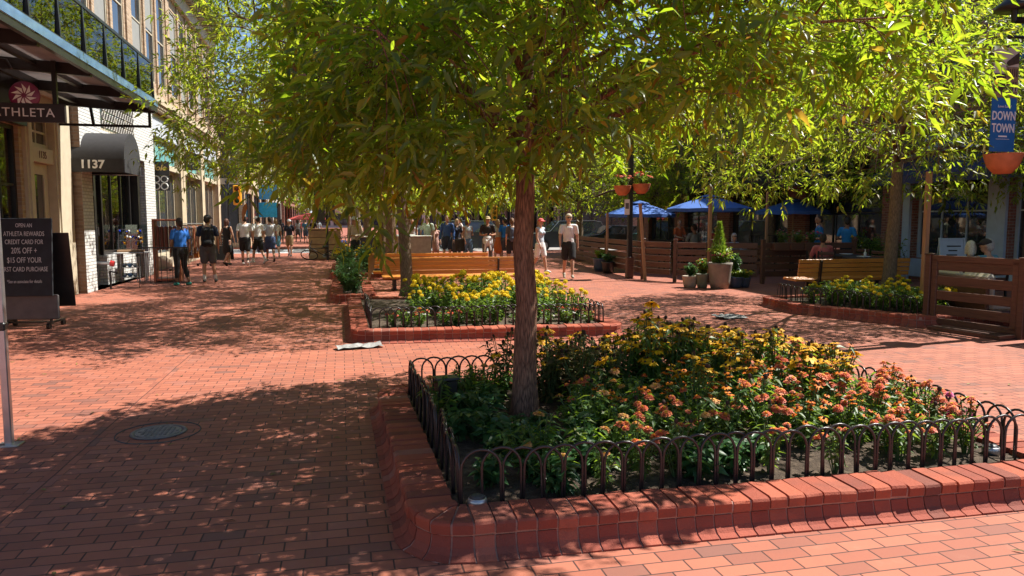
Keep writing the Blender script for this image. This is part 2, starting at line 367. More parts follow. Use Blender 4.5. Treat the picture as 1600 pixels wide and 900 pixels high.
MAT['greystone'] = M('grey_stone', (.42,.40,.37), .75, var=.12, scale=3, bump=.2)
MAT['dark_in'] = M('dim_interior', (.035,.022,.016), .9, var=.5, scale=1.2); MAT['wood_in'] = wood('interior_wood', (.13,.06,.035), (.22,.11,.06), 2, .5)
MAT['teal_pane'] = M('teal_pane', (.16,.42,.44), .15, var=.15, scale=1.5, spec=.7); MAT['shade'] = M('window_shade', (.27,.265,.25), .7, var=.06)
MAT['panel_blue'] = M('pale_sign_panel', (.50,.53,.60), .5, var=.05); MAT['bluewhite'] = M('pale_blue_trim', (.42,.52,.66), .5, var=.08)
MAT['black_cloth'] = M('black_canvas', (.028,.027,.03), .75, var=.15, scale=14, bump=.2, bscale=300); MAT['gold'] = M('gold_leaf', (.62,.42,.12), .35, .4)
MAT['letter'] = M('white_lettering', (.8,.8,.78), .5, var=.03); MAT['chalk'] = M('chalk', (.72,.72,.70), .9, var=.05); MAT['board'] = M('chalkboard', (.022,.025,.032), .6, var=.3)
_k = NT('frosted_glass_roof'); _c = _k.ramp(_k.noise(_k.coord(), 1.8, 5), [(.3,(.42,.40,.40)),(.7,(.66,.64,.63))]); _k.col(_c); _k.p.inputs['Roughness'].default_value = .25; _t = _k.n('BsdfTranslucent'); _k.l(_c, _t.inputs[0]); _x = _k.n('MixShader'); _x.inputs[0].default_value = .35; _k.l(_k.p.outputs[0], _x.inputs[1]); _k.l(_t.outputs[0], _x.inputs[2]); _k.l(_x.outputs[0], _k.out.inputs[0]); MAT['frost'] = _k.m; MAT['sky_glass'] = M('sky_coloured_glass', (.10,.20,.36), .08, var=.3, scale=3, spec=.9)  # fascia glass: blue of the reflected sky is put into its base colour

# clothing store on the left: timber and glass front, cream door, steel canopy
AX = -5.62
at_ = thing('clothing_store', 'shaded clothing store with timber front and cream door under the steel canopy', 'shop', (0,0,0))
mp = mface_x(AX, 1); w = MB()
ops = [(5.2,9.0,.35,3.3),(9.4,12.9,.35,3.3),(13.2,15.05,.12,3.3),(6,7.2,5.6,8.4),(8,9.2,5.6,8.4),(10,11.2,5.6,8.4),(12,13.2,5.6,8.4),(14.2,15.4,5.6,8.4)]
facade(w, mp, 4, 15.2, 0, 10.2, ops, .35); w.bb(-18,AX-.36,4,17.85,0,10.15); mbox(w, mp, 15.2, 17.85, .001, .3, 4.3, 10.2); w.build('wall', MAT['tan_brick'], at_)
inn = MB()
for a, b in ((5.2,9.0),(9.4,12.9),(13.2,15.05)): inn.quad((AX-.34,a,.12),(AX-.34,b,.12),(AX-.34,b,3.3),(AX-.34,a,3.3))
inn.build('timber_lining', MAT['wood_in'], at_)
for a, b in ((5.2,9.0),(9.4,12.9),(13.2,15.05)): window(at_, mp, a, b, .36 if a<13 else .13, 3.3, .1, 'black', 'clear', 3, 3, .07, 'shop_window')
for a in (6,8,10,12,14.2): window(at_, mp, a, a+1.2, 5.6, 8.4, .2, 'cream', 'glass', 1, 2)
hd = MB(); mbox(hd, mp, 4, 15.15, -.12, -.001, 3.3, 4.25); hd.build('fascia_board', MAT['black'], at_)
dr = MB(); mbox(dr, mp, 15.2, 15.5, -.06, .3, 0, 4.2); mbox(dr, mp, 16.62, 16.98, -.06, .3, 0, 4.2); mbox(dr, mp, 15.5, 16.62, -.04, .3, 3.62, 4.2); mbox(dr, mp, 15.5,16.62,-.02,.3,2.72,3.0)
mbox(dr, mp, 15.16, 17.02, -.1, -.06, 4.0, 4.22); mbox(dr, mp, 15.27, 15.43, -.09, -.06, .3, 3.9); mbox(dr, mp, 16.7, 16.9, -.09, -.06, .3, 3.9); mbox(dr, mp, 16.98, 17.85, .05, .3, 0, 4.3); mbox(dr, mp, 15.5,16.62,.18,.3,0,.2)
dr.build('door_surround', MAT['cream'], at_)
window(at_, mp, 15.5, 16.62, 3.0, 3.62, .1, 'cream', 'glass', 2, 2, .09, 'transom_window')
d_ = MB(); mbox(d_, mp, 15.51,15.73,.1,.15,.2,2.71); mbox(d_, mp, 16.39,16.61,.1,.15,.2,2.71); mbox(d_, mp, 15.73,16.39,.1,.15,2.5,2.71); mbox(d_, mp, 15.73,16.39,.1,.15,.2,.75); do_ = d_.build('door', MAT['cream'], at_)
p = MB(); mbox(p, mp, 15.7,16.42,.12,.135,.7,2.55); p.build('pane', MAT['glass'], do_)
hn = MB(); hn.tube([(AX+.0,15.64,1.0),(AX+.02,15.64,1.0),(AX+.02,15.64,1.3),(AX,15.64,1.3)],.014); hn.build('handle', MAT['steel'], do_)
put_text('1135', .2, M('brown_numerals', (.16,.06,.04), .6), at_, (AX+.026,16.06,2.86), PI/2, ext=.003)
# steel and glass canopy over that store
cn = thing('glass_canopy', 'black steel canopy with frosted glass roof and clear glass parapet over the store', 'canopy', (0,0,0))
CX = -3.72; c = MB(); zc = 3.9
for y in (4.6,6.65,8.7,10.75,12.8,14.85,16.8): c.beam((AX+.02,y,zc+.12),(CX,y,zc),.09,.17)
for x in (-5.2,-4.5): c.beam((x,4.2,zc+.12),(x,16.84,zc+.12),.08,.12)
c.beam((CX,4.2,zc),(CX,16.86,zc),.07,.1); c.beam((CX-.02,4.2,zc+.2),(CX-.02,16.86,zc+.2),.05,.05); c.beam((CX-.06,4.2,zc+.95),(CX-.06,16.86,zc+.95),.06,.05)
for k in range(13): y = 4.25+k*1.05; c.beam((CX-.03,y,zc+.2),(CX-.06,y,zc+.95),.045,.05)
c.add([(CX+.02,16.9,zc),(AX+.02,16.9,zc+.1),(AX+.02,16.9,zc+.75),(CX-.4,16.9,zc+.34),(CX+.02,16.86,zc),(AX+.02,16.86,zc+.1),(AX+.02,16.86,zc+.75),(CX-.4,16.86,zc+.34)],[(0,1,2,3),(7,6,5,4),(0,4,5,1),(1,5,6,2),(2,6,7,3),(3,7,4,0)])
c.beam((AX,16.85,3.55),(CX-.1,16.85,3.55),.05,.05); c.beam((CX-.12,16.85,3.55),(CX-.12,16.85,3.9),.05,.05); c.beam((-4.9,16.85,3.55),(-4.95,16.85,3.95),.05,.05)
c.build('steel_frame', MAT['black'], cn)
r_ = MB(); r_.add([(AX+.02,4.2,zc+.22),(CX-.04,4.2,zc+.09),(CX-.04,16.8,zc+.09),(AX+.02,16.8,zc+.22),(AX+.02,4.2,zc+.24),(CX-.04,4.2,zc+.11),(CX-.04,16.8,zc+.11),(AX+.02,16.8,zc+.24)],[(3,2,1,0),(4,5,6,7),(0,1,5,4),(2,3,7,6)]); r_.build('glass_roof', MAT['frost'], cn)
f_ = MB(); f_.bb(CX+.036,CX+.05,4.2,16.86,zc+.055,zc+.18); f_.build('sky_coloured_fascia', MAT['sky_glass'], cn)
q_ = MB(); q_.bb(CX-.055,CX-.045,4.3,16.8,zc+.225,zc+.92); q_.build('parapet_pane', MAT['clear'], cn)
# hanging sign
hs = thing('hanging_sign', 'dark ATHLETA shop sign with a round plum pinwheel emblem hung from the canopy', 'sign', (0,0,0))
SY = D(60,180,11.3)[1]; xr = D(97,180,11.3)[0]+.03; b = MB(); b.bevbox((xr-.62,SY,3.22),(1.24,.06,.28),0,.008); b.build('sign_board', M('sign_brown', (.03,.022,.022), .5), hs)
xp = D(83,130,11.3)[0]; b = MB(); b.beam((xp,SY,3.36),(xp,SY,4.0),.06,.06); b.build('hanger', MAT['black'], hs); b = MB(); b.beam((xp-.9,SY,3.36),(xp-.9,SY,4.0),.06,.06); b.tube([(xp-.78,SY,4.0),(xp-.62,SY-.02,3.98),(xp-.55,SY-.05,3.85)],.02); b.build('hanger', MAT['black'], hs)
put_text('ATHLETA', .182, MAT['letter'], hs, (xr-.565,SY-.034,3.215), 0, ext=.004, space=1.12)
xd, _, zd = D(40,150,11.3); b = MB(); b.lathe([(0,-.02),(.2,-.02),(.215,0),(.2,.02),(0,.02)],(0,0,0),36); dk = b.build('emblem_disc', M('plum', (.22,.035,.10), .45), hs, True, (xd,SY,zd)); dk.rotation_euler = (PI/2,0,0)
b = MB()
for k in range(10):
    a = 2*PI*k/10; e = a+.45; m_ = a+.12
    b.add([(.03*math.cos(a),0,.03*math.sin(a)),(.105*math.cos(m_-.2),0,.105*math.sin(m_-.2)),(.175*math.cos(e),0,.175*math.sin(e)),(.11*math.cos(m_+.3),0,.11*math.sin(m_+.3))],[(0,1,2,3)])
b.build('pinwheel', MAT['letter'], hs, False, (xd,SY-.026,zd))

# tan brick building with white painted shop front
TX = -5.7; tb = thing('brick_building', 'two storey tan brick building with tall upper windows and a white painted brick shop front', 'building', (0,0,0))
mp = mface_x(TX, 1); w = MB(); ups = []; y = 18.5
while y < 37: ups.append((y, y+1.12)); y += 1.12+(.36 if len(ups)%3 else .8)
ops = [(a,b,5.95,8.95) for a,b in ups]
facade(w, mp, 17.9, 37.8, 5.3, 10.4, ops, .3); w.bb(-19,TX-.31,17.9,37.8,4.9,10.38); w.bb(-19,TX-1.2,17.9,37.8,0,4.9)
w.quad((TX-.31,17.9,5.3),(TX,17.9,5.3),(TX,17.9,10.4),(TX-.31,17.9,10.4)); w.build('wall', MAT['tan_brick'], tb)
pl = MB(); prev = 17.95
for i, (a, b) in enumerate(ups):
    c0 = (prev+a)/2; wd_ = .2 if i%3 else .5; mbox(pl, mp, c0-wd_/2, c0+wd_/2, -.05, -.001, 5.5, 9.3); prev = b
pl.build('pilasters', MAT['tan_brick'], tb)
cs = MB(); mbox(cs, mp, 17.9,37.9,-.3,-.001,5.22,5.42); mbox(cs, mp, 17.9,37.9,-.2,-.001,5.05,5.22); mbox(cs, mp, 17.9,37.9,-.16,-.001,9.3,9.5); mbox(cs, mp, 17.9,37.9,-.1,-.001,9.5,10.1)
k_ = 18.0
while k_ < 37.7: mbox(cs, mp, k_, k_+.14, -.34, -.1, 9.86, 10.08); k_ += .42
k_ = 18.0
while k_ < 37.7: mbox(cs, mp, k_, k_+.08, -.25, -.2, 5.1, 5.2); k_ += .2
cs.build('cornice', MAT['stone'], tb)
ev = MB(); mbox(ev, mp, 17.7,38.0,-.75,.3,10.1,10.3); mbox(ev, mp, 17.7,38.0,-.85,.3,10.3,10.45); ev.build('eaves', MAT['dkgrey'], tb)
for i, (a, b) in enumerate(ups):
    fo = window(tb, mp, a, b, 5.95, 8.95, .05, 'cream', 'glass', 1, 2, .055)
    if i % 3 != 2: q = MB(); mbox(q, mp, a+.07, b-.07, .05, .059, 6.03 if i%2 else 7.55, 7.4 if i%2 else 8.86); q.build('blind', MAT['shade'], fo)
# white painted brick ground floor: pier, doorway, display window, pier
WX = -5.5; mw = mface_x(WX, 1); w = MB()
facade(w, mw, 17.9, 24.45, 0, 5.05, [(18.6,23.3,.0,3.3),(19.4,22.3,3.75,4.65)], .5)
sd_ = MB(); sd_.quad((TX-1.2,17.9,0),(WX,17.9,0),(WX,17.9,5.05),(TX-1.2,17.9,5.05)); sd_.build('shade_brown_side_wall', MAT['brown_brick'], tb); w.quad((TX-1.2,24.45,0),(WX,24.45,0),(WX,24.45,5.05),(TX-1.2,24.45,5.05)); w.quad((TX-1.2,17.9,5.05),(WX,17.9,5.05),(WX,24.45,5.05),(TX-1.2,24.45,5.05))  # white pier's sunless side; its shade is put into the brown colour
w.build('white_brick_front', MAT['white_brick'], tb)
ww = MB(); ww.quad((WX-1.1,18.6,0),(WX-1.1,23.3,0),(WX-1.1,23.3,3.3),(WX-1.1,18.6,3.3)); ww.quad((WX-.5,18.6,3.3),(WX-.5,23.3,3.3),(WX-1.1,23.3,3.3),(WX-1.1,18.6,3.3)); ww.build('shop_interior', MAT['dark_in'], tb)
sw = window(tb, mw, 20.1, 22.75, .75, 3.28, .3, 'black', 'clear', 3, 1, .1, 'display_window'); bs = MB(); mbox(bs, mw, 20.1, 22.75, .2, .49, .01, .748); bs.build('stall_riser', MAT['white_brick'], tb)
# goods hanging inside the display window
gd = MB(); rnd = random.Random(4)
for i in range(34):
    y = rnd.uniform(20.25, 22.6); z = rnd.uniform(1.0, 3.0); gd.lathe([(0,-.06),(.07,-.04),(.1,0),(.02,.05),(.004,.2)],(WX-rnd.uniform(.5,.9),y,z),8,rnd.randrange(3))
for y in (20.7, 21.6): gd.bb(WX-.95,WX-.5,y-.3,y+.3,.76,1.2,1)
gd.build('window_goods', [MAT['steel'], M('warm_goods', (.42,.22,.1), .5, var=.4), MAT['letter']], sw)
dd = MB(); mbox(dd, mw, 18.7,18.82,.32,.4,.02,3.28); mbox(dd, mw, 19.75,19.9,.32,.4,.02,3.28); mbox(dd, mw, 18.82,19.75,.32,.4,2.2,2.32); mbox(dd, mw, 18.82,19.75,.32,.4,.02,.35); mbox(dd, mw, 22.85,23.1,.1,.3,0,3.29); dd = dd.build('shop_door', MAT['black'], tb)
p = MB(); mbox(p, mw, 18.8,19.8,.35,.36,.3,3.25); p.build('pane', MAT['clear'], dd)
lt = window(tb, mw, 19.45, 22.25, 3.8, 4.6, .2, 'cream', 'glass', 3, 1, .06, 'upper_window'); g_ = MB()
for k in range(14):
    cy = 19.55+k*.2
    for z in (3.9,4.1,4.3,4.5): g_.lathe([(.055,-.01),(.07,0),(.055,.01)],(0,0,0),8) if 0 else g_.tube([(WX+.02, cy+.08*math.cos(t*PI/4), z+.08*math.sin(t*PI/4)) for t in range(9)], .012, 4, cap=False)
g_.build('iron_lattice', MAT['greystone'], lt)
sp = MB(); mbox(sp, mw, 19.3, 22.4, -.05, -.001, 3.38, 3.66); sp.build('sign_panel', MAT['greystone'], tb)
# storefronts further on
for a, b in ((24.5,28.9),(29.65,33.0),(33.6,37.2)):
    q = MB(); mbox(q, mp, a, b, -.02, .15, 4.3, 4.86); q.build('sign_band', MAT['panel_blue'], tb)
    window(tb, mp, a+.02, b-.02, 3.45, 4.28, .12, 'cream', 'teal_pane', 3, 1, .06, 'transom_window')
    window(tb, mp, a+.02+(1.0 if a<25 else 0), b-.02, .45, 3.3, .2, 'cream', 'glass', 3, 1, .08, 'shop_window')
    q = MB(); mbox(q, mp, a, b, .1, .35, 0, .44); mbox(q, mp, a, b, -.03, .3, 3.3, 3.44); mbox(q, mp, a, b, .05, .4, 4.86, 5.05); q.build('stall_riser', MAT['cream'], tb)
q = MB(); mbox(q, mp, 24.55,24.72,.08,.2,.01,3.29); mbox(q, mp, 25.4,25.52,.08,.2,.01,3.29); mbox(q, mp, 24.72,25.4,.08,.2,2.3,2.5); mbox(q, mp, 24.72,25.4,.08,.2,.01,.5); q = q.build('shop_door', MAT['cream'], tb)
p = MB(); mbox(p, mp, 24.7,25.42,.12,.14,.45,2.4); p.build('pane', MAT['glass'], q)
for a, b in ((28.9,29.65),(33.0,33.6),(37.2,37.8)):
    q = MB(); mbox(q, mp, a, b, -.08, 1.0, 0, 5.04); mbox(q, mp, a-.04, b+.04, -.13, -.08, 0, .5); mbox(q, mp, a-.03, b+.03, -.12, -.08, 4.7, 5.0); q.build('stone_pier', MAT['stone'], tb)
# shop signs fixed to the buildings
ls = thing('projecting_sign', 'black projecting sign reading lolo in gold over a white lattice panel', 'sign', (0,0,0)); x0 = TX+.03
ly = 24.75; q = MB(); q.bb(x0,x0+.52,ly,ly+.05,3.0,3.42); q.build('sign_board', MAT['black'], ls); put_text('lolo', .24, MAT['gold'], ls, (x0+.26,ly-.006,3.22), 0, ext=.004, shear=.25, bold=.006)
q = MB()
for i in range(2):
    for j in range(2): q.tube([(x0+.14+i*.23+.1*math.cos(t*PI/4), ly+.02, 2.66+j*.22+.1*math.sin(t*PI/4)) for t in range(9)], .018, 4, cap=False)
q.bb(x0,x0+.52,ly+.03,ly+.05,2.53,2.99,1); q.build('lattice_panel', [MAT['letter'], MAT['black']], ls)
l2 = thing('projecting_sign', 'small dark square sign with a pale letter on the farther stone pier', 'sign', (0,0,0)); q = MB(); q.bb(TX+.12,TX+.6,29.3,29.36,3.45,4.05); q.build('sign_board', MAT['dkgrey'], l2); put_text('CJ', .3, MAT['letter'], l2, (TX+.36,29.295,3.75), 0)
# barrel awning 1137
aw = thing('barrel_awning', 'black barrel awning numbered 1137 over the white shop doorway', 'awning', (0,0,0)); a = MB(); y0, y1, xa, xb = 17.84, 19.2, WX-.34, -4.62; zz = 2.95; n = 14; vs = []
for x in (xa, xb):
    for k in range(n+1): t = PI*k/n; vs.append((x, (y0+y1)/2-math.cos(t)*(y1-y0)/2, zz+math.sin(t)*.62))
a.add(vs, [(k,k+1,n+2+k,n+1+k) for k in range(n)]+[tuple(range(n+1,2*n+2))])
for y in (y0, y1): a.bb(xa,xb,y-.008,y+.008,2.66,zz-.001)
a.bb(xb-.008,xb+.008,y0+.01,y1-.01,2.66,zz-.001)
for k in range(9): a.lathe([(.0,-.03),(.06,0)],(xa+.1+k*.105,y0,2.66),6) if 0 else None
o = a.build('canopy', MAT['black_cloth'], aw, True); smooth_angle(o, 40)
put_text('1137', .245, MAT['letter'], aw, ((xa+xb)/2-.03,y0-.016,2.82), 0, bold=.008, ext=.003)
fr = MB(); fr.tube([(xa,y0+.02,2.68),(xb-.02,y0+.02,2.68),(xb-.02,y1-.02,2.68),(xa,y1-.02,2.68)],.012,6); fr.build('frame', MAT['steel'], aw)

def simple_block(name, label, x0, x1, y0, y1, h, wm, street, south=None, bays=1.9, fm='cream', ground='black', trim='stone', seed=1, storeys=2):
    """a row building; street = +1 faces +x at x1, -1 faces -x at x0; south: also a finished face at y0"""
    rr = random.Random(seed); B = thing(name, label, 'building', (0,0,0)); w = MB(); faces = []
    if street: faces.append((mface_x(x1 if street > 0 else x0, street), y0, y1))
    if south: faces.append((mface_y(y0, -1), x0, x1))
    ins = .3; w.bb(x0+(ins if street<0 else 0), x1-(ins if street>0 else 0), y0+(ins if south else 0), y1, 0, h-.02)
    tr = MB(); wins = []
    for fmap, u0, u1 in faces:
        n = max(1, int((u1-u0)/bays)); st_ = (u1-u0)/n; ops = []
        for s in range(1, storeys):
            zb = 4.6+(s-1)*3.2
            for i in range(n): c = u0+(i+.5)*st_; ops.append((c-.5,c+.5,zb+.6,zb+2.6))
        m = max(1, int((u1-u0)/4.2)); sb = (u1-u0)/m
        for i in range(m): ops.append((u0+i*sb+.35, u0+(i+1)*sb-.35, .5, 3.3))
        facade(w, fmap, u0, u1, 0, h, ops, ins)
        for o_ in ops: wins.append((fmap, o_))
        mbox(tr, fmap, u0, u1, -.22, -.001, h-.45, h); mbox(tr, fmap, u0, u1, -.12, -.001, 3.75, 4.1); mbox(tr, fmap, u0, u1, -.1,-.001, h-.8, h-.62)
    w.build('wall', MAT[wm], B); tr.build('cornice', MAT[trim], B)
    for fmap, o_ in wins: window(B, fmap, *o_, .15, fm if o_[2] > 3 else ground, 'glass', 3 if o_[2] < 1 else 1, 1 if o_[2] < 1 else 2, .07)
    return B
# beyond the cross street, left
bC = simple_block('corner_building', 'tan corner building with a dark shop front beyond the cross street', -20, -5.6, 46.6, 60, 8.6, 'tan_brick', 1, True, seed=2)
q = MB(); ms = mface_y(46.6, -1); mbox(q, ms, -12, -6.0, -.06, -.002, .3, 4.9); q.build('shop_front', MAT['dkgrey'], bC)
q = MB(); mbox(q, ms, -9.2, -7.6, -.09, -.062, 1.3, 3.3); q = q.build('menu_board', MAT['board'], bC)
for i in range(9): t = MB(); mbox(t, ms, -9.0, -8.9+.9*abs(math.sin(i*2.3))+.1, -.095, -.091, 3.05-i*.19, 3.1-i*.19); t.build('menu_line', MAT['chalk'], q)
simple_block('row_building', 'pale grey stone building standing behind the tan corner building', -20, -5.9, 60.1, 78, 10.5, 'greystone', 1, True, seed=3, storeys=3)
simple_block('row_building', 'red brick row building far up the left side of the mall', -20, -5.6, 78.1, 104, 9.0, 'red_brick', 1, True, seed=4)
simple_block('row_building', 'brown brick row building farthest up the left side', -20, -5.8, 104.1, 150, 10.5, 'brown_brick', 1, True, seed=5)
# right side of the mall
bR = thing('brick_building', 'long red brick building shading the cafe terrace with pale blue window frames', 'building', (0,0,0)); RX = 15.2
mr = mface_x(RX, -1); w = MB(); ops = []
for k in range(18): ops.append((-4+k*2.2, -2.9+k*2.2, 5.2, 7.4))
gl = [(-3,1),(2,6),(7,11),(11.8,14.2),(14.8,17.2),(18.4,22),(23,27),(28,31),(32,35)]
for a, b in gl: ops.append((a,b,.6,3.1))
facade(w, mr, -6, 36.5, 0, 8.8, ops, .35); w.bb(RX+.36,32,-6,36.5,0,8.78); w.quad((RX,36.5,0),(RX+.36,36.5,0),(RX+.36,36.5,8.8),(RX,36.5,8.8)); w.build('wall', MAT['red_brick'], bR)
for i, o_ in enumerate(ops): window(bR, mr, *o_, .2, 'bluewhite' if 11 < o_[0] < 18 and o_[2] < 1 else ('black' if o_[2] < 1 else 'cream'), 'glass', 3 if o_[2] < 1 else 1, 2, .09 if o_[2]<1 else .06)
q = MB(); mbox(q, mr, -6, 36.5, -.2, -.002, 8.3, 8.8); mbox(q, mr, -6, 36.5, -.14, -.002, 3.9, 4.15); q.build('cornice', MAT['brown_brick'], bR)
q = MB()
for y in (11.5,14.25,14.5,17.25): mbox(q, mr, y, y+.25, -.08, -.002, 0, 3.4)
mbox(q, mr, 11.5, 17.5, -.1, -.002, 3.4, 3.85); mbox(q, mr, 11.75,14.25,-.05,-.002,.1,.58); mbox(q, mr, 14.75,17.25,-.05,-.002,.1,.58); q.build('shop_surround', MAT['bluewhite'], bR)
q = MB(); mbox(q, mr, 19, 35, -.1, -.003, 3.15, 3.88); q.build('dark_fascia', MAT['black'], bR)
def shed_awning(name, label, fmap, u0, u1, z0, z1, out, mat):
    A = thing(name, label, 'awning', (0,0,0)); a = MB()
    P = [fmap(u0,-.01,z1), fmap(u1,-.01,z1), fmap(u1,-out,z0), fmap(u0,-out,z0)]; Q = [(p[0],p[1],p[2]-.03) for p in P]
    a.add(P+Q, [(0,1,2,3),(7,6,5,4),(0,3,7,4),(1,5,6,2),(0,4,5,1)]); V_ = [P[3],P[2],(P[2][0],P[2][1],z0-.22),(P[3][0],P[3][1],z0-.22)]; a.add(V_, [(0,1,2,3)]); a.build('canopy', MAT[mat], A)
    f = MB(); f.tube([Q[3], fmap(u0,-.02,z0-.3)], .015, 6); f.tube([Q[2], fmap(u1,-.02,z0-.3)], .015, 6); f.build('arm', MAT['black'], A)
MAT['navy'] = M('navy_canvas', (.04,.05,.12), .7); MAT['stripe'] = M('pale_blue_canvas', (.5,.62,.74), .7); MAT['red_cloth'] = M('red_canvas', (.5,.07,.06), .7)
shed_awning('window_awning', 'navy awning over the pale blue shop windows', mr, 11.3, 17.6, 2.75, 3.3, 1.2, 'navy')
shed_awning('window_awning', 'long black awning over the dark shop front behind the terrace', mr, 19, 35, 2.9, 3.7, 1.4, 'black_cloth')
shed_awning('window_awning', 'pale blue awning far up the left side of the mall', mface_x(-5.6,1), 80, 88, 2.7, 4.2, 2.4, 'stripe')
bs_ = thing('blade_sign', 'bright blue vertical sign fixed high on the red brick building', 'sign', (0,0,0)); q = MB(); X0 = D(1578,40,15)
q.bevbox((X0[0]+.35, X0[1], X0[2]), (.9,.12,1.9), 0, .02); q.build('sign_panel', M('bright_blue', (.02,.30,.72), .4), bs_); q = MB(); q.beam((X0[0]+.7,X0[1],X0[2]+.6),(RX,X0[1],X0[2]+.6),.06,.06); q.beam((X0[0]+.7,X0[1],X0[2]-.6),(RX,X0[1],X0[2]-.6),.06,.06); q.build('bracket', MAT['black'], bs_)
simple_block('corner_building', 'dark red brick corner building across the street on the right', 14.5, 34, 46.6, 70, 9.2, 'red_brick', -1, True, seed=7)
simple_block('row_building', 'brown brick building up the right side of the mall', 14.5, 30, 70.1, 110, 9.5, 'brown_brick', -1, True, seed=8)
simple_block('end_building', 'pale building closing the far end of the mall', -40, 40, 175, 190, 9.0, 'greystone', 0, True, seed=9, bays=3)
# ------------------------------------------------------------- trees
_crg = np.random.default_rng(99)
def CURL(n): return _crg.normal(0,.13,(n,1))
def leaf_mesh(name, P, Dv, N, L, Wd, mat, droop=.25, fold=.18, seg=3):
    """many lanceolate leaves: base P, direction Dv, normal N, length L, width Wd (numpy arrays)"""
    n = len(P); Dv = Dv/np.linalg.norm(Dv,axis=1,keepdims=True); S = np.cross(Dv, N); S /= (np.linalg.norm(S,axis=1,keepdims=True)+1e-9); N = np.cross(S, Dv)
    L = L[:,None]; Wd = Wd[:,None]; down = np.array([0,0,-1.0])
    if seg == 3:
        t = [.34,.68]; wv = [.5,.38]
        v = [P]
        for tt, ww in zip(t, wv):
            c = P + Dv*L*tt + down*L*droop*tt*tt
            v += [c - S*Wd*ww + N*Wd*fold, c - N*Wd*fold*.6, c + S*Wd*ww + N*Wd*fold]
        v.append(P + Dv*L + down*L*droop + N*L*CURL(n) + S*L*CURL(n)*.6)
        F = [(0,1,2),(0,2,3),(1,4,5),(1,5,2),(2,5,6),(2,6,3),(4,7,5),(5,7,6)]
    else:
        c = P + Dv*L*.42 + down*L*droop*.2
        v = [P, c - S*Wd*.5 + N*Wd*fold, c - N*Wd*fold*.5, c + S*Wd*.5 + N*Wd*fold, P + Dv*L + down*L*droop]
        F = [(0,1,2),(0,2,3),(1,4,2),(2,4,3)]
    k = len(v); co = np.stack(v, 1).reshape(-1, 3).astype(np.float32); F = np.array(F, np.int32)
    idx = (F[None] + (np.arange(n, dtype=np.int32)*k)[:,None,None]).reshape(-1)
    me = bpy.data.meshes.new(name); nf = n*len(F)
    me.vertices.add(len(co)); me.vertices.foreach_set('co', co.ravel()); me.loops.add(len(idx)); me.loops.foreach_set('vertex_index', idx)
    me.polygons.add(nf); me.polygons.foreach_set('loop_start', np.arange(0, nf*3, 3, dtype=np.int32)); me.polygons.foreach_set('loop_total', np.full(nf, 3, np.int32))
    me.polygons.foreach_set('use_smooth', np.ones(nf, bool)); me.materials.append(mat); me.update(calc_edges=True); return me
def nrm(a): return a/(np.linalg.norm(a,axis=1,keepdims=True)+1e-9)
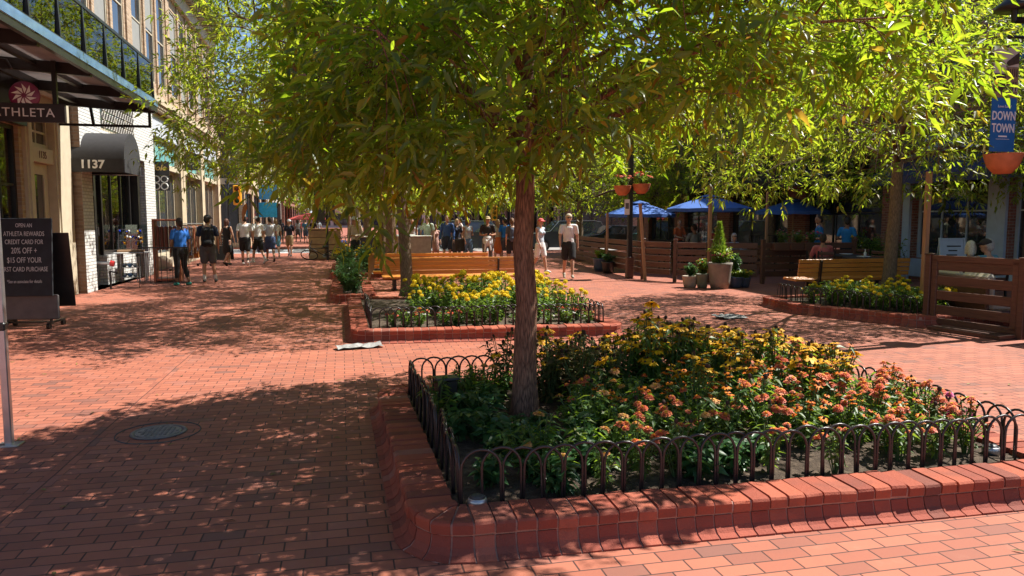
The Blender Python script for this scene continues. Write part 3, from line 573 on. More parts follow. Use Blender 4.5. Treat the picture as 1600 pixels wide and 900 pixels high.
def make_tree(name, label, seed, ht, rt, Rx, Ry, ztop, mats, nl=9, n2=7, n3=5, spr=9, L=.1, W=.03, nleaf=7, seg=3, zlow=None, off=(0,0), group=None, droop=.14, lean=(0,0), low=.12, fill=0, bias=1.4, skirt=0.0, thin=0.0):
    rg = np.random.default_rng(seed); rr = random.Random(seed); T = thing(name, label, 'tree', (0,0,0), 0, group)
    tr = MB(); zlow = zlow or ht
    base = [(rt*1.5,0),(rt*1.22,.06),(rt*1.05,.25)]; hts = np.linspace(.5, ht, 5)
    pts = [V(0,0,-.03), V(0,0,.09), V(0,0,.28)]+[V(lean[0]*(h/ht)+rr.gauss(0,.012)*(h>.6), lean[1]*(h/ht)+rr.gauss(0,.012), h) for h in hts]
    top = pts[-1]
    lead = [top+V(rr.gauss(0,.1),rr.gauss(0,.1),(ztop-ht)*q) for q in (.3,.6,.92)]
    tr.tube(pts+lead, [rt*1.75,rt*1.32,rt*1.1]+[rt*(1-.06*i) for i in range(5)]+[rt*.55,rt*.33,rt*.1], 14)
    tw = []; anchors = []
    cen = V(top.x+off[0], top.y+off[1], 0)
    for i in range(nl):
        az = 2*PI*i*.618*1.0+rr.uniform(-.3,.3); f = (i+.5)/nl; z0 = ht*.93 + (ztop-ht)*.62*f*f
        s0 = top.lerp(lead[1], max(0,(z0-ht)/((ztop-ht)*.6+1e-6))) if z0 > ht else V(top.x,top.y,z0)
        up = low + (1-low)*f; rad = 1.0 - .45*f*f
        end = cen + V(math.cos(az)*Rx*rad*rr.uniform(.82,1.05), math.sin(az)*Ry*rad*rr.uniform(.82,1.05), zlow+(ztop-zlow)*(-.02+.84*up)+rr.uniform(-.1,.15))
        m1 = s0.lerp(end,.35)+V(0,0,.1*(end-s0).length); m2 = s0.lerp(end,.7)+V(0,0,.08*(end-s0).length)
        limb = [s0,m1,m2,end]; anchors += [s0.lerp(m1,.5),m1,m1.lerp(m2,.5),m2,m2.lerp(end,.5)]; tr.tube(limb,[rt*.42*(1-.3*f),rt*.28,rt*.17,rt*.05],7)
        def onl(t):
            q = t*3; a = min(2,int(q)); return limb[a].lerp(limb[a+1], q-a)
        for j in range(n2):
            t = .25+.75*(j+rr.random())/n2; p = onl(min(t,.99)); d0 = (end-s0).normalized(); sd_ = V(-d0.y,d0.x,0)*(1 if j%2 else -1)
            d = (d0*.55+sd_*rr.uniform(.45,1.0)+V(0,0,rr.uniform(-.3,.55))).normalized(); ln = (1.2-.65*t)*min(Rx,Ry)*.55*rr.uniform(.7,1.2)
            e = p+d*ln; e.z = max(e.z, zlow-.12+.3*rr.random()); mid = p.lerp(e,.5)+V(0,0,.08*ln); tr.tube([p,mid,e],[rt*.12,rt*.08,rt*.03],5); anchors += [mid,e]
            for k in range(n3):
                u = .25+.75*(k+rr.random())/n3; q = p.lerp(mid,u*2) if u < .5 else mid.lerp(e,u*2-1)
                dd = (d*.6+V(rr.gauss(0,.6),rr.gauss(0,.6),rr.gauss(.05,.4))).normalized(); l2 = rr.uniform(.28,.55)*min(Rx,Ry)/3.0
                tr.tube([q,q+dd*l2+V(0,0,-.03)],[rt*.045,rt*.02],3,cap=False); tw.append((q,dd,l2))
    for i in range(fill):
        r_ = math.sqrt(rr.random()); az = rr.uniform(0,2*PI); zt = zlow+(ztop-zlow)*(1-.8*r_**2.2); q = cen+V(math.cos(az)*Rx*r_, math.sin(az)*Ry*r_, zlow-.05+(zt-zlow)*rr.random()**bias)
        q.z -= skirt*max(0.0,min(1.0,(.5-(q.x-top.x))/.8)) if skirt else 0
        if thin and rr.random() < thin*max(.0,min(1.3,.25+(q.x-top.x)*.62)): continue
        if skirt: q.z += .4*max(0.0,(q.x-top.x-.6)/2.0)
        n_ = min(anchors, key=lambda a_: (a_-q).length_squared); l2 = rr.uniform(.25,.5)*min(Rx,Ry)/3.0; dd = (V(math.cos(az),math.sin(az),0)*.5+V(rr.gauss(0,.5),rr.gauss(0,.5),rr.gauss(-.05,.35))).normalized()
        tr.tube([n_,n_.lerp(q,.5)+V(0,0,.07),q,q+dd*l2],[rt*.07,rt*.05,rt*.035,rt*.015],4,cap=False); tw.append((q,dd,l2))
    to = tr.build('trunk', mats[0], T, True)
    nt = len(tw); Q = np.array([t[0] for t in tw]); DD = np.array([t[1] for t in tw]); LL = np.array([t[2] for t in tw])
    ns = nt*spr; ii = np.repeat(np.arange(nt), spr); u = rg.random(ns)[:,None]
    B = Q[ii]+DD[ii]*LL[ii][:,None]*(.15+u*1.0)+rg.normal(0,.05,(ns,3))
    rach = nrm(DD[ii]*.5+rg.normal(0,.55,(ns,3))+np.array([0,0,-droop])); rl = rg.uniform(.8,1.25,ns)*L*2.0
    up = nrm(np.array([0,0,1.0])+rg.normal(0,.5,(ns,3))); side = nrm(np.cross(rach,up))
    P=[];Dv=[];N=[];Ls=[]
    for k in range(nleaf):
        pr = k//2; s = 1 if k%2 else -1
        if k == nleaf-1: t = 1.0; d = rach+rg.normal(0,.12,(ns,3))
        else: t = .35+.55*pr/max(1,(nleaf//2-1)); d = rach*.75+side*s*.85+np.array([0,0,-.14])+rg.normal(0,.26,(ns,3))
        P.append(B+rach*(rl*t)[:,None]+np.array([0,0,-.06])*t*t); Dv.append(nrm(d)); N.append(up+rg.normal(0,.42,(ns,3))); Ls.append(L*rg.uniform(.55,1.3,ns))
    P=np.concatenate(P);Dv=np.concatenate(Dv);N=np.concatenate(N);Ls=np.concatenate(Ls)
    me = leaf_mesh('crown', P, Dv, nrm(N), Ls, Ls*(W/L)*rg.uniform(.8,1.2,len(Ls)), mats[1], .22, .16, seg)
    c = bpy.data.objects.new('crown', me); COL.objects.link(c); c.parent = T; return T
MAT['leaf'] = leaf_mat('ash_leaf', [(0,(.026,.07,.02)),(.55,(.055,.115,.026)),(.92,(.10,.155,.03)),(.955,(.22,.17,.02)),(.985,(.25,.15,.03)),(1,(.2,.08,.03))],
    [(0,(.32,.52,.015)),(.6,(.55,.72,.03)),(.92,(.74,.80,.05)),(.97,(.75,.55,.04)),(1,(.5,.25,.04))], .5, .34)
MAT['leaf2'] = leaf_mat('distant_leaf', [(0,(.035,.07,.016)),(.6,(.065,.11,.022)),(.93,(.11,.14,.025)),(1,(.24,.17,.03))],
    [(0,(.38,.56,.02)),(.7,(.64,.76,.05)),(1,(.76,.68,.06))], .52, .4)
TL = [MAT['bark'], MAT['leaf']]; TF = [MAT['bark_far'], MAT['leaf2']]
t0x, t0y = G(820,652,.15)
main = make_tree('shade_tree', 'nearest shade tree with a dark ridged trunk in the orange flower bed', 11, 2.08, .083, 2.65, 1.95, 4.75, TL, 17, 7, 5, 6, .113, .032, 7, 3, zlow=2.16, fill=940, off=(.98,.4), bias=1.25, skirt=.26, thin=.68, group='shade trees along the mall')
main.location = (t0x, t0y, .12)
midt = make_tree('shade_tree', 'shade tree in front of the bench behind the yellow marigold bed', 23, 2.6, .12, 3.35, 3.4, 6.9, TF, 17, 8, 5, 9, .115, .034, 5, 2, zlow=2.55, fill=440, off=(-.5,-1.1), group='shade trees along the mall', lean=(-.1,.1))
x, y = G(637,462,.15); midt.location = (x, y, .12)
rx_, ry_ = D(1388,440,14.0)[:2]
rt_ = make_tree('shade_tree', 'shade tree rising from the marigold bed behind the terrace gate bench', 37, 2.75, .12, 4.0, 3.0, 6.4, TF, 17, 7, 5, 7, .125, .036, 5, 2, zlow=2.2, fill=330, off=(-.3,-.2), group='shade trees along the mall', lean=(.1,0))
rt_.location = (rx_, ry_, .12)
far = make_tree('shade_tree', 'pale trunked shade tree next up the row past the two benches', 51, 2.7, .16, 3.6, 3.6, 7.6, TF, 14, 6, 5, 7, .16, .05, 5, 2, zlow=2.45, fill=220, group='shade trees along the mall')
x, y = D(611,400,20.0)[:2]; far.location = (x, y, .1)
spots = [((598,400,24.5), 1.0, 'pale trunked shade tree second past the benches in the left row'), ((573,395,31), 1.0, 'shade tree third past the benches in the left row'), ((560,390,44), 1.0, 'shade tree beyond the cross street in the left row'),
 ((553,385,55), 1.05, 'distant shade tree standing where the row narrows'), ((546,380,70), 1.1, 'far shade tree near the end of the left row'),
 ((905,400,29.5), .95, 'slim shade tree behind the man in the white shirt'), ((1100,390,33), 1.05, 'shade tree behind the large blue umbrella'), ((1000,390,37), 1.1, 'shade tree by the cars at the cross street'),
 ((1205,380,27), 1.15, 'shade tree over the right end of the terrace'), ((745,385,48), 1.1, 'shade tree behind the crowd of strollers'), ((830,385,52), 1.15, 'shade tree behind the near trunk across the street'),
 ((925,385,56), 1.2, 'shade tree across the street right of the white van'), ((640,385,58), 1.1, 'shade tree across the street between the two rows'), ((700,380,75), 1.2, 'distant shade tree in the middle of the mall'), ((1500,380,21), 1.0, 'shade tree at the wall of the pale blue shop')]
rr = random.Random(5)
for (px, py, Y), s, lab in spots:
    x, y, _ = D(px, py, Y); dup(far, (x, y, 0), rr.uniform(0, 6.28), lab, 'shade trees along the mall', (s, s, s*rr.uniform(.95,1.1)))
# ------------------------------------------------------------- brick planters
def round_path(cor, r, step):
    """closed path round the corners (counter-clockwise); returns points, outward normals"""
    n = len(cor); seg = []
    for i in range(n):
        a, b, c = Vector(cor[i-1]), Vector(cor[i]), Vector(cor[(i+1)%n]); u = (a-b).normalized(); w = (c-b).normalized()
        half = math.acos(max(-1,min(1,u.dot(w))))/2; t = r/math.tan(half); p0, p1 = b+u*t, b+w*t; ce = b+(u+w).normalized()*(r/math.sin(half))
        a0 = math.atan2((p0-ce).y,(p0-ce).x); a1 = math.atan2((p1-ce).y,(p1-ce).x); d = (a1-a0+PI)%(2*PI)-PI
        seg += [ce+Vector((math.cos(a0+d*k/8), math.sin(a0+d*k/8)))*r for k in range(9)]
    seg.append(seg[0]); L = [0]
    for i in range(len(seg)-1): L.append(L[-1]+(seg[i+1]-seg[i]).length)
    tot = L[-1]
    def at(s):
        s %= tot; i = 0
        while L[i+1] < s: i += 1
        p = seg[i].lerp(seg[i+1], (s-L[i])/(L[i+1]-L[i]+1e-9)); d = (seg[i+1]-seg[i]).normalized(); return p, Vector((d.y,-d.x))
    return at, tot
CAPS = [(0,.106),(.019,.110),(.022,.155),(.014,.167),(-.004,.171),(-.216,.171),(-.216,.106)]
BASE = [(-.01,.001),(.088,.001),(.088,.009),(.05,.02),(.024,.046),(.009,.098),(-.01,.098)]
MORT = [(-.205,.0),(.083,.0),(.081,.004),(.043,.015),(.017,.042),(.002,.098),(.011,.112),(.013,.150),(.005,.160),(-.205,.163)]
def planter(name, label, cor, r=.26, cap_step=.103, group=None):
    T = thing(name, label, 'planter', (0,0,0), 0, group); at, tot = round_path(cor, r, cap_step); rr = random.Random(len(label)); n = int(tot/cap_step); st = tot/n
    def sweep(mb, sec, s0, s1, m, jit=0, close=True):
        dz = rr.uniform(-1,1)*jit; do = rr.uniform(-1,1)*jit; k = len(sec); vs = []
        for i in range(m+1):
            p, nn = at(s0+(s1-s0)*i/m)
            ja, jb = (rr.uniform(-1,1)*jit*.6, rr.uniform(-1,1)*jit*.5)
            for o, z in sec:
                e_ = rr.uniform(-1,1)*jit*.35; vs.append((p.x+nn.x*(o+do+ja+e_), p.y+nn.y*(o+do+ja+e_), max(.001,z+dz+jb+e_)))
        fs = [(i*k+j,i*k+(j+1)%k,(i+1)*k+(j+1)%k,(i+1)*k+j) for i in range(m) for j in range(k)]
        if close: fs += [tuple(range(k)), tuple(range(m*k+k-1,m*k-1,-1))]
        mb.add(vs, fs)
    a, b, c = MB(), MB(), MB()
    for i in range(n):
        sweep(a, CAPS, i*st+.0045+rr.uniform(0,.002), (i+1)*st-.0045-rr.uniform(0,.002), 1, .0045); sweep(b, BASE, i*st+.0045, (i+1)*st-.0045, 1, .0014)
    sweep(c, MORT, 0, tot, n*2, 0, False)
    a.build('cap_course', MAT['kerb'], T); b.build('flared_course', MAT['kerbbase'], T); c.build('mortar_bed', MAT['mortar'], T)
    # soil, gently mounded
    ce = sum((Vector(q) for q in cor), Vector((0,0)))/len(cor); s = MB(); ring = 10; m = 48; vs = [(ce.x,ce.y,.19)]; fs = []
    for k in range(1, ring+1):
        for i in range(m):
            p, nn = at(tot*i/m); q = p-nn*.2; w = ce.lerp(q, k/ring); vs.append((w.x, w.y, .13+.05*(1-(k/ring)**2)+rr.uniform(-.006,.012)))
    for i in range(m): fs.append((0,1+i,1+(i+1)%m))
    for k in range(ring-1):
        for i in range(m): fs.append((1+k*m+i,1+(k+1)*m+i,1+(k+1)*m+(i+1)%m,1+k*m+(i+1)%m))
    s.add(vs, fs); s.build('soil', MAT['soil'], T, True); return T
hoop_mb = MB(); _h, _w = .29, .205
hoop_mb.tube([(0,0,-.04),(0,0,.1),(0,0,_h-_w/2)]+[(_w/2-_w/2*math.cos(PI*k/10),0,_h-_w/2+_w/2*math.sin(PI*k/10)) for k in range(1,10)]+[(_w,0,_h-_w/2),(_w,0,.1),(_w,0,-.04)], .0078, 7)
HOOP = hoop_mb.build('hoop', MAT['black_iron'], None, True); HOOP_ME = HOOP.data; bpy.data.objects.remove(HOOP)
def hoop_fence(label, p, q, z=.15, step=.108, group='low wire hoop fences round the flower beds', wob=.004):
    p, q = Vector(p), Vector(q); d = q-p; n = max(1, int(round((d.length-_w)/step))+1); st = (d.length-_w)/max(1,n-1)
    T = thing('hoop_fence', label, 'fence', (p.x,p.y,z), math.atan2(d.y,d.x), group); rr = random.Random(int(d.length*1000))
    for i in range(n):
        h = bpy.data.objects.new('hoop', HOOP_ME); COL.objects.link(h); h.parent = T; h.location = (i*st, (.007 if i%2 else -.007)+rr.gauss(0,wob*.5), rr.gauss(0,wob)); h.rotation_euler = (rr.gauss(0,.03),rr.gauss(0,.01),0)
    return T
def inset(cor, d):
    n = len(cor); out = []
    for i in range(n):
        a, b, c = Vector(cor[i-1]), Vector(cor[i]), Vector(cor[(i+1)%n]); u = (a-b).normalized(); w = (c-b).normalized(); s = (u+w); s.normalize(); out.append(b+s*d/math.sin(math.acos(u.dot(w))/2))
    return out
K1 = [(.32,3.36),(4.30,3.28),(4.30,6.42),(.28,6.42)]
planter('brick_planter', 'nearest raised brick planter full of orange and yellow flowers', K1)
f = inset(K1, .25)
hoop_fence('black hoop fence along the near kerb of the orange flower bed', f[0], f[1]); hoop_fence('black hoop fence along the outer end of the orange flower bed', f[1], f[2])
hoop_fence('black hoop fence behind the orange flower bed, seen past the trunk', f[2], f[3]); hoop_fence('black hoop fence on the shaded street side of the orange flower bed', f[3], f[0])
a, b = G(551,517,.17), G(979,507,.17); dxy = Vector((.0,4.5))
K2 = [a, b, (b[0]+.0, b[1]+4.0), (a[0]-.02, a[1]+4.5)]
planter('brick_planter', 'raised brick planter of yellow marigolds in front of the two benches', K2)
f = inset(K2, .25)
hoop_fence('black hoop fence along the near kerb of the marigold bed by the benches', f[0], f[1]); hoop_fence('black hoop fence at the right end of the marigold bed by the benches', f[1], f[1]+(f[2]-f[1])*.6); hoop_fence('black hoop fence at the shaded left end of the marigold bed by the benches', f[0]+(f[3]-f[0])*.55, f[0])
p0, p1 = G(1236,474,.17), G(1436,494,.17)
K3 = [p0, p1, (p1[0]+2.2,p1[1]-.3), (p1[0]+2.6, 12.7), (p0[0]+.2, 12.6)]
planter('brick_planter', 'low brick planter of marigolds in front of the bench beside the terrace gate', K3)
f = inset(K3, .25); hoop_fence('black hoop fence of the marigold bed beside the terrace gate', f[0], f[1]); hoop_fence('short black hoop fence at the far left of the marigold bed beside the terrace gate', f[4], f[0])
K4 = [(-.22,14.6),(.62,14.6),(.62,19.2),(-.22,19.2)]; planter('brick_planter', 'narrow brick planter of dark green shrubs left of the benches', K4)
K5 = [(-.3,20.6),(1.9,20.6),(1.9,25.5),(-.3,25.5)]; planter('brick_planter', 'brick planter at the foot of the pale trunks behind the benches', K5)
# ------------------------------------------------------------- flowers
MAT['fl_leaf'] = leaf_mat('flower_leaf', [(0,(.04,.10,.022)),(.6,(.075,.15,.03)),(.93,(.12,.19,.038)),(1,(.17,.15,.04))], [(0,(.24,.42,.03)),(1,(.42,.58,.045))], .38, .45)
MAT['dk_leaf'] = leaf_mat('glossy_green_leaf', [(0,(.025,.075,.03)),(1,(.05,.13,.04))], [(0,(.1,.25,.05)),(1,(.2,.4,.06))], .25, .38)
MAT['dry_leaf'] = leaf_mat('dry_leaf', [(0,(.05,.075,.02)),(.6,(.09,.1,.03)),(1,(.17,.12,.05))], [(0,(.2,.22,.04)),(1,(.35,.25,.08))], .3, .6)
MAT['lime_leaf'] = leaf_mat('lime_leaf', [(0,(.14,.24,.02)),(1,(.26,.36,.03))], [(0,(.4,.55,.03)),(1,(.6,.7,.05))], .35, .45)
MAT['stem'] = M('green_stem', (.07,.12,.03), .6)
def petal_mat(name, a, b, tf=.3):
    k = NT(name); g = k.n('NewGeometry').outputs['Random Per Island']; o = k.n('ObjectInfo').outputs['Random']; f = k.math('FRACT', k.math('ADD', k.math('MULTIPLY', g, .5), o))
    c = k.ramp(f, [(0,a),(1,b)]); k.col(c); k.p.inputs['Roughness'].default_value = .6; t = k.n('BsdfTranslucent'); k.l(c, t.inputs[0]); mx = k.n('MixShader'); mx.inputs[0].default_value = tf
    k.l(k.p.outputs[0], mx.inputs[1]); k.l(t.outputs[0], mx.inputs[2]); k.l(mx.outputs[0], k.out.inputs[0]); return k.m
MAT['p_orange'] = petal_mat('orange_petal', (.82,.16,.004), (.86,.30,.008)); MAT['p_salmon'] = petal_mat('salmon_petal', (.72,.13,.06), (.78,.24,.10)); MAT['p_coral'] = petal_mat('coral_petal', (.66,.10,.05), (.75,.22,.10))
MAT['p_peach'] = petal_mat('peach_petal', (.76,.34,.13), (.74,.42,.13)); MAT['p_gold'] = petal_mat('golden_petal', (.84,.40,.005), (.86,.54,.01)); MAT['p_yellow'] = petal_mat('yellow_petal', (.82,.58,.01), (.85,.68,.03))
MAT['p_red'] = petal_mat('red_petal', (.5,.02,.02), (.6,.06,.05)); MAT['p_pink'] = petal_mat('magenta_petal', (.5,.03,.2), (.6,.06,.25)); MAT['p_white'] = petal_mat('white_petal', (.75,.75,.7), (.8,.78,.7))
MAT['cone'] = M('dark_seed_cone', (.04,.018,.01), .9, var=.4, scale=80)
def petals(mb, n, r0, r1, z0, z1, w, mi=0, ph=0.0, rr=random, jag=.1):
    for k in range(n):
        a = 2*PI*k/n+ph+rr.gauss(0,.06); q = 1+rr.gauss(0,jag); c, s = math.cos(a), math.sin(a); rm = (r0+r1*q)/2; zm = max(z0,z1)*.5+min(z0,z1)*.5+.12*(r1-r0)
        def P(r,t,z): return (c*r-s*t, s*r+c*t, z)
        mb.add([P(r0,-w*.2,z0),P(r0,w*.2,z0),P(rm,w*.5,zm),P(r1*q,w*.22,z1),P(r1*q,-w*.22,z1),P(rm,-w*.5,zm)], [(0,1,2,5),(5,2,3,4)], mi)
def bloom_double(mat, r=.034, seed=0):
    rr = random.Random(seed); b = MB()
    petals(b,15,r*.35,r,.0,-.004,r*.45,0,0,rr); petals(b,13,r*.3,r*.86,.006,.006,r*.4,0,.2,rr); petals(b,11,r*.22,r*.66,.011,.014,r*.36,0,.1,rr); petals(b,8,r*.1,r*.42,.015,.02,r*.3,0,.3,rr)
    b.ell((0,0,.012),(r*.3,r*.3,.012),8,4,None,1); o = b.build('bloom', [MAT[mat], MAT['p_gold']]); m = o.data; bpy.data.objects.remove(o); return m
def bloom_single(mat, r=.03, n=11, cone=.35, drop=-.004, seed=0, ch=.012):
    rr = random.Random(seed); b = MB(); petals(b,n,r*.2,r,.0,drop,r*.5,0,0,rr,.14); petals(b,n-2,r*.2,r*.9,.003,drop*.6+.002,r*.45,0,.3,rr,.14); b.ell((0,0,ch*.5),(r*cone,r*cone,ch),9,5,None,1)
    o = b.build('bloom', [MAT[mat], MAT['cone']]); m = o.data; bpy.data.objects.remove(o); return m
def bloom_pom(mat, r=.034, seed=0):
    rr = random.Random(seed); b = MB(); b.ell((0,0,.012),(r*.75,r*.75,r*.6),9,6)
    for k in range(70):
        z = rr.uniform(-.35,1); t = rr.uniform(0,2*PI); q = math.sqrt(max(0,1-z*z)); d = Vector((q*math.cos(t),q*math.sin(t),z*.85)); u = d.orthogonal().normalized(); w = d.cross(u); c = Vector((0,0,.012))+d*r*rr.uniform(.8,1.02); s = r*rr.uniform(.25,.4); e = rr.uniform(0,6.28); uu = u*math.cos(e)+w*math.sin(e); ww = d.cross(uu)
        b.add([c-d*s*.5, c+uu*s*.8+d*s*.1, c+d*s*.35+ww*s*.2, c-uu*s*.8+d*s*.1], [(0,1,2),(0,2,3)])
    o = b.build('bloom', MAT[mat]); m = o.data; bpy.data.objects.remove(o); return m
def bloom_seed(seed=0):
    b = MB(); b.ell((0,0,.012),(.014,.014,.017),8,5,None,1); petals(b,6,.012,.035,.0,-.025,.014,0,0,random.Random(seed),.2); o = b.build('bloom',[MAT['dry_leaf'],MAT['cone']]); m = o.data; bpy.data.objects.remove(o); return m
BL = dict(orange=[bloom_single('p_orange',.032,11,.3,-.003,s) for s in (1,2)], gold=[bloom_single('p_gold',.06,13,.24,-.014,s,.02) for s in (1,2)], amber=[bloom_single('p_gold',.042,12,.27,-.006,s,.014) for s in (4,5)], salmon=[bloom_double('p_salmon',.04,s) for s in (1,2)],
    coral=[bloom_double('p_coral',.038,s) for s in (3,4)], peach=[bloom_double('p_peach',.04,s) for s in (5,6)], pom=[bloom_pom('p_yellow',.04,s) for s in (1,2)], seed=[bloom_seed(s) for s in (1,2)], red=[bloom_single('p_red',.024,6,.25,.0,s,.006) for s in (1,2)], pink=[bloom_double('p_pink',.032,7)], white=[bloom_single('p_white',.022,6,.3,0,3,.005)])
def plant(name, label, cat, seed, h, sp, nst, lv, LL, LW, kinds, mat='fl_leaf', group=None, seg=2, base=.15, bmax=99, droop=.5, loc=(0,0,0), stemr=.0035):
    rr = random.Random(seed); rg = np.random.default_rng(seed); T = thing(name, label, cat, loc, 0, group); s = MB(); P=[];Dv=[];tips=[]
    for i in range(nst):
        a = 2*PI*(i+rr.random()*.7)/nst; ro = sp*math.sqrt((i+.4)/nst)*rr.uniform(.7,1.1); hh = h*(1-.35*(ro/sp)**2)*rr.uniform(.82,1.06); e = V(math.cos(a)*ro, math.sin(a)*ro, hh); m = V(e.x*.45,e.y*.45,hh*.55); s.tube([(e.x*.1,e.y*.1,-.03),m,e],[stemr*1.5,stemr*1.1,stemr],4,cap=False); tips.append((e,(e-m).normalized()))
        for k in range(lv):
            u = base+(1-base)*(k+rr.random())/lv; p = m*(2*u) if u < .5 else m.lerp(e,2*u-1); az = rr.uniform(0,2*PI); P.append(p); Dv.append((math.cos(az),math.sin(az),rr.uniform(-.1,.7)))
    s.build('stems', MAT['stem'], T); n = len(P); P=np.array(P);Dv=np.array(Dv); N = nrm(np.array([0,0,1.0])+rg.normal(0,.35,(n,3)))
    me = leaf_mesh('foliage', P, Dv, N, LL*rg.uniform(.6,1.25,n), LW*rg.uniform(.7,1.2,n), MAT[mat], droop, .15, seg); c = bpy.data.objects.new('foliage', me); COL.objects.link(c); c.parent = T
    tips.sort(key=lambda t: -t[0].z)
    for i, (e, d) in enumerate(tips[:bmax]):
        if not kinds: break
        kd = kinds[rr.randrange(len(kinds))]
        if kd is None: continue
        b = bpy.data.objects.new('bloom', BL[kd][rr.randrange(len(BL[kd]))]); COL.objects.link(b); b.parent = T; b.location = e+V(0,0,.003); dd = (d*.6+V(rr.gauss(0,.25),rr.gauss(0,.25)-.1,1)).normalized(); b.rotation_euler = dd.to_track_quat('Z','Y').to_euler(); q = rr.uniform(.62,1.12); b.scale = (q*rr.uniform(.9,1.1),q,q*rr.uniform(.7,1.3))
    return T
GZ = 'flowering plants in the near brick planter'
PR = {}
HOME = (0,0,-50)
def proto(key, *a, **k): PR[key] = [plant(*(a[:3]), seed=a[3]+i, loc=HOME, **k) for i in range(2)]; USED[key] = 0
USED = {}
proto('orange','zinnia_plant','bushy zinnia with small single orange flowers, in the middle of the near bed','zinnia',10,h=.36,sp=.16,nst=13,lv=9,LL=.075,LW=.026,kinds=['orange','orange',None,None],group='orange zinnias in the near planter')
proto('salmon','zinnia_plant','zinnia with double salmon flower heads standing behind the near hoops','zinnia',20,h=.38,sp=.15,nst=10,lv=9,LL=.08,LW=.03,kinds=['salmon','coral','salmon','seed',None,None],group='salmon zinnias in the near planter')
proto('peach','zinnia_plant','zinnia with fading peach and salmon flower heads in the near bed','zinnia',30,h=.36,sp=.15,nst=9,lv=9,LL=.08,LW=.03,kinds=['peach','salmon','coral','seed',None,None],group='peach zinnias in the near planter')
proto('coral','zinnia_plant','zinnia massed with coral red flower heads towards the outer end of the near bed','zinnia',40,h=.40,sp=.17,nst=14,lv=8,LL=.075,LW=.028,kinds=['coral','salmon','coral','orange',None,None],group='coral zinnias in the near planter')
proto('amber','coneflower_plant','amber coneflower plant thick with flowers along the sunny back of the near bed','coneflower',50,h=.50,sp=.18,nst=16,lv=9,LL=.085,LW=.028,kinds=['amber','gold','amber','orange',None],group='amber coneflowers in the near planter')
proto('tall','coneflower_plant','tall coneflower with large golden daisies and dark centres above the near bed','coneflower',60,h=.66,sp=.17,nst=12,lv=13,LL=.12,LW=.035,kinds=['gold','gold','seed','gold',None],group='tall golden coneflowers in the near planter')
proto('seed','coneflower_plant','tall stalky coneflower gone to dark seed heads beside the trunk','coneflower',70,h=.54,sp=.18,nst=12,lv=13,LL=.1,LW=.03,kinds=['seed','seed','amber',None],mat='dry_leaf',group='seeding coneflowers in the near planter')
proto('green','leafy_plant','flowerless dark green zinnia foliage in the shade left of the trunk','plant',80,h=.32,sp=.17,nst=11,lv=11,LL=.085,LW=.032,kinds=[None]*14+['peach'],group='leafy plants in the near planter')
proto('broad','leafy_plant','low broad leaved green plant behind the near hoops by the corner','plant',90,h=.24,sp=.16,nst=9,lv=9,LL=.12,LW=.062,kinds=None,mat='dk_leaf',group='broad leaved plants in the near planter',seg=3)
def put(key, x, y, z, s, rr):
    i = USED[key]; USED[key] += 1; src = PR[key][i%2]; rz = rr.uniform(0,6.28)
    if i < 2: src.location = (x,y,z); src.rotation_euler = (0,0,rz); src.scale = (s,s,s); return src
    return dup(src, (x,y,z), rz, None, None, s)
rr = random.Random(77); f = inset(K1,.36); x0_,x1_,y0_,y1_ = f[0].x, f[1].x, f[0].y, f[2].y; yy = y0_
while yy < y1_:
    xx = x0_+rr.uniform(0,.1)
    while xx < x1_:
        x, y = xx+rr.gauss(0,.04), yy+rr.gauss(0,.04); u = (x-x0_)/(x1_-x0_); v = (y-y0_)/(y1_-y0_); xx += .2
        dd_ = math.hypot(x-t0x, y-t0y); tl_ = math.hypot(t0x,t0y); fw_ = ((t0x-x)*t0x+(t0y-y)*t0y)/tl_; la_ = abs((x-t0x)*t0y-(y-t0y)*t0x)/tl_
        if dd_ < .34: continue
        near_ = 0 < fw_ < 1.05 and la_ < .3
        key = None
        if u < .26:
            if v > .62 and u > .12: key = rr.choice(['green','seed','green'])
            elif v < .14: key = rr.choice(['broad','broad',None,'green'])
            else: key = rr.choice(['green','green','broad',None,'broad','green','peach' if rr.random()<.3 else 'green'])
            if u < .05 and rr.random()<.5: key = None
        elif v > .6:
            if u < .46: key = rr.choice(['seed','seed','seed','green','amber'])
            elif u < .84: key = rr.choice(['tall','amber','amber','tall'])
            else: key = rr.choice(['amber','coral','coral'])
        elif v > .34:
            if u < .44: key = rr.choice(['orange','green','green','peach'])
            elif u < .74: key = rr.choice(['orange','orange','amber','orange'])
            else: key = rr.choice(['coral','amber','peach','orange'])
        else:
            if v < .1: key = rr.choice(['broad','broad','green',None,'salmon'] if u < .75 else ['coral','broad','green','peach'])
            elif u < .45: key = rr.choice(['peach','green','orange','green'])
            elif u < .72: key = rr.choice(['salmon','orange','peach','orange'])
            else: key = rr.choice(['coral','peach','coral','orange'])
        if near_: key = 'broad' if rr.random() < .8 else None
        if key: put(key, x, y, .15, (.72 if near_ else 1)*rr.uniform(.85,1.12)*(1.0 if v > .12 else .8), rr)
    yy += .2
o = plant('zinnia_plant','zinnia with magenta flower heads in the far outer corner of the near bed','zinnia',101,.3,.13,7,8,.07,.028,['pink'],group=None,loc=(f[1].x-.1,f[1].y+.32,.15))
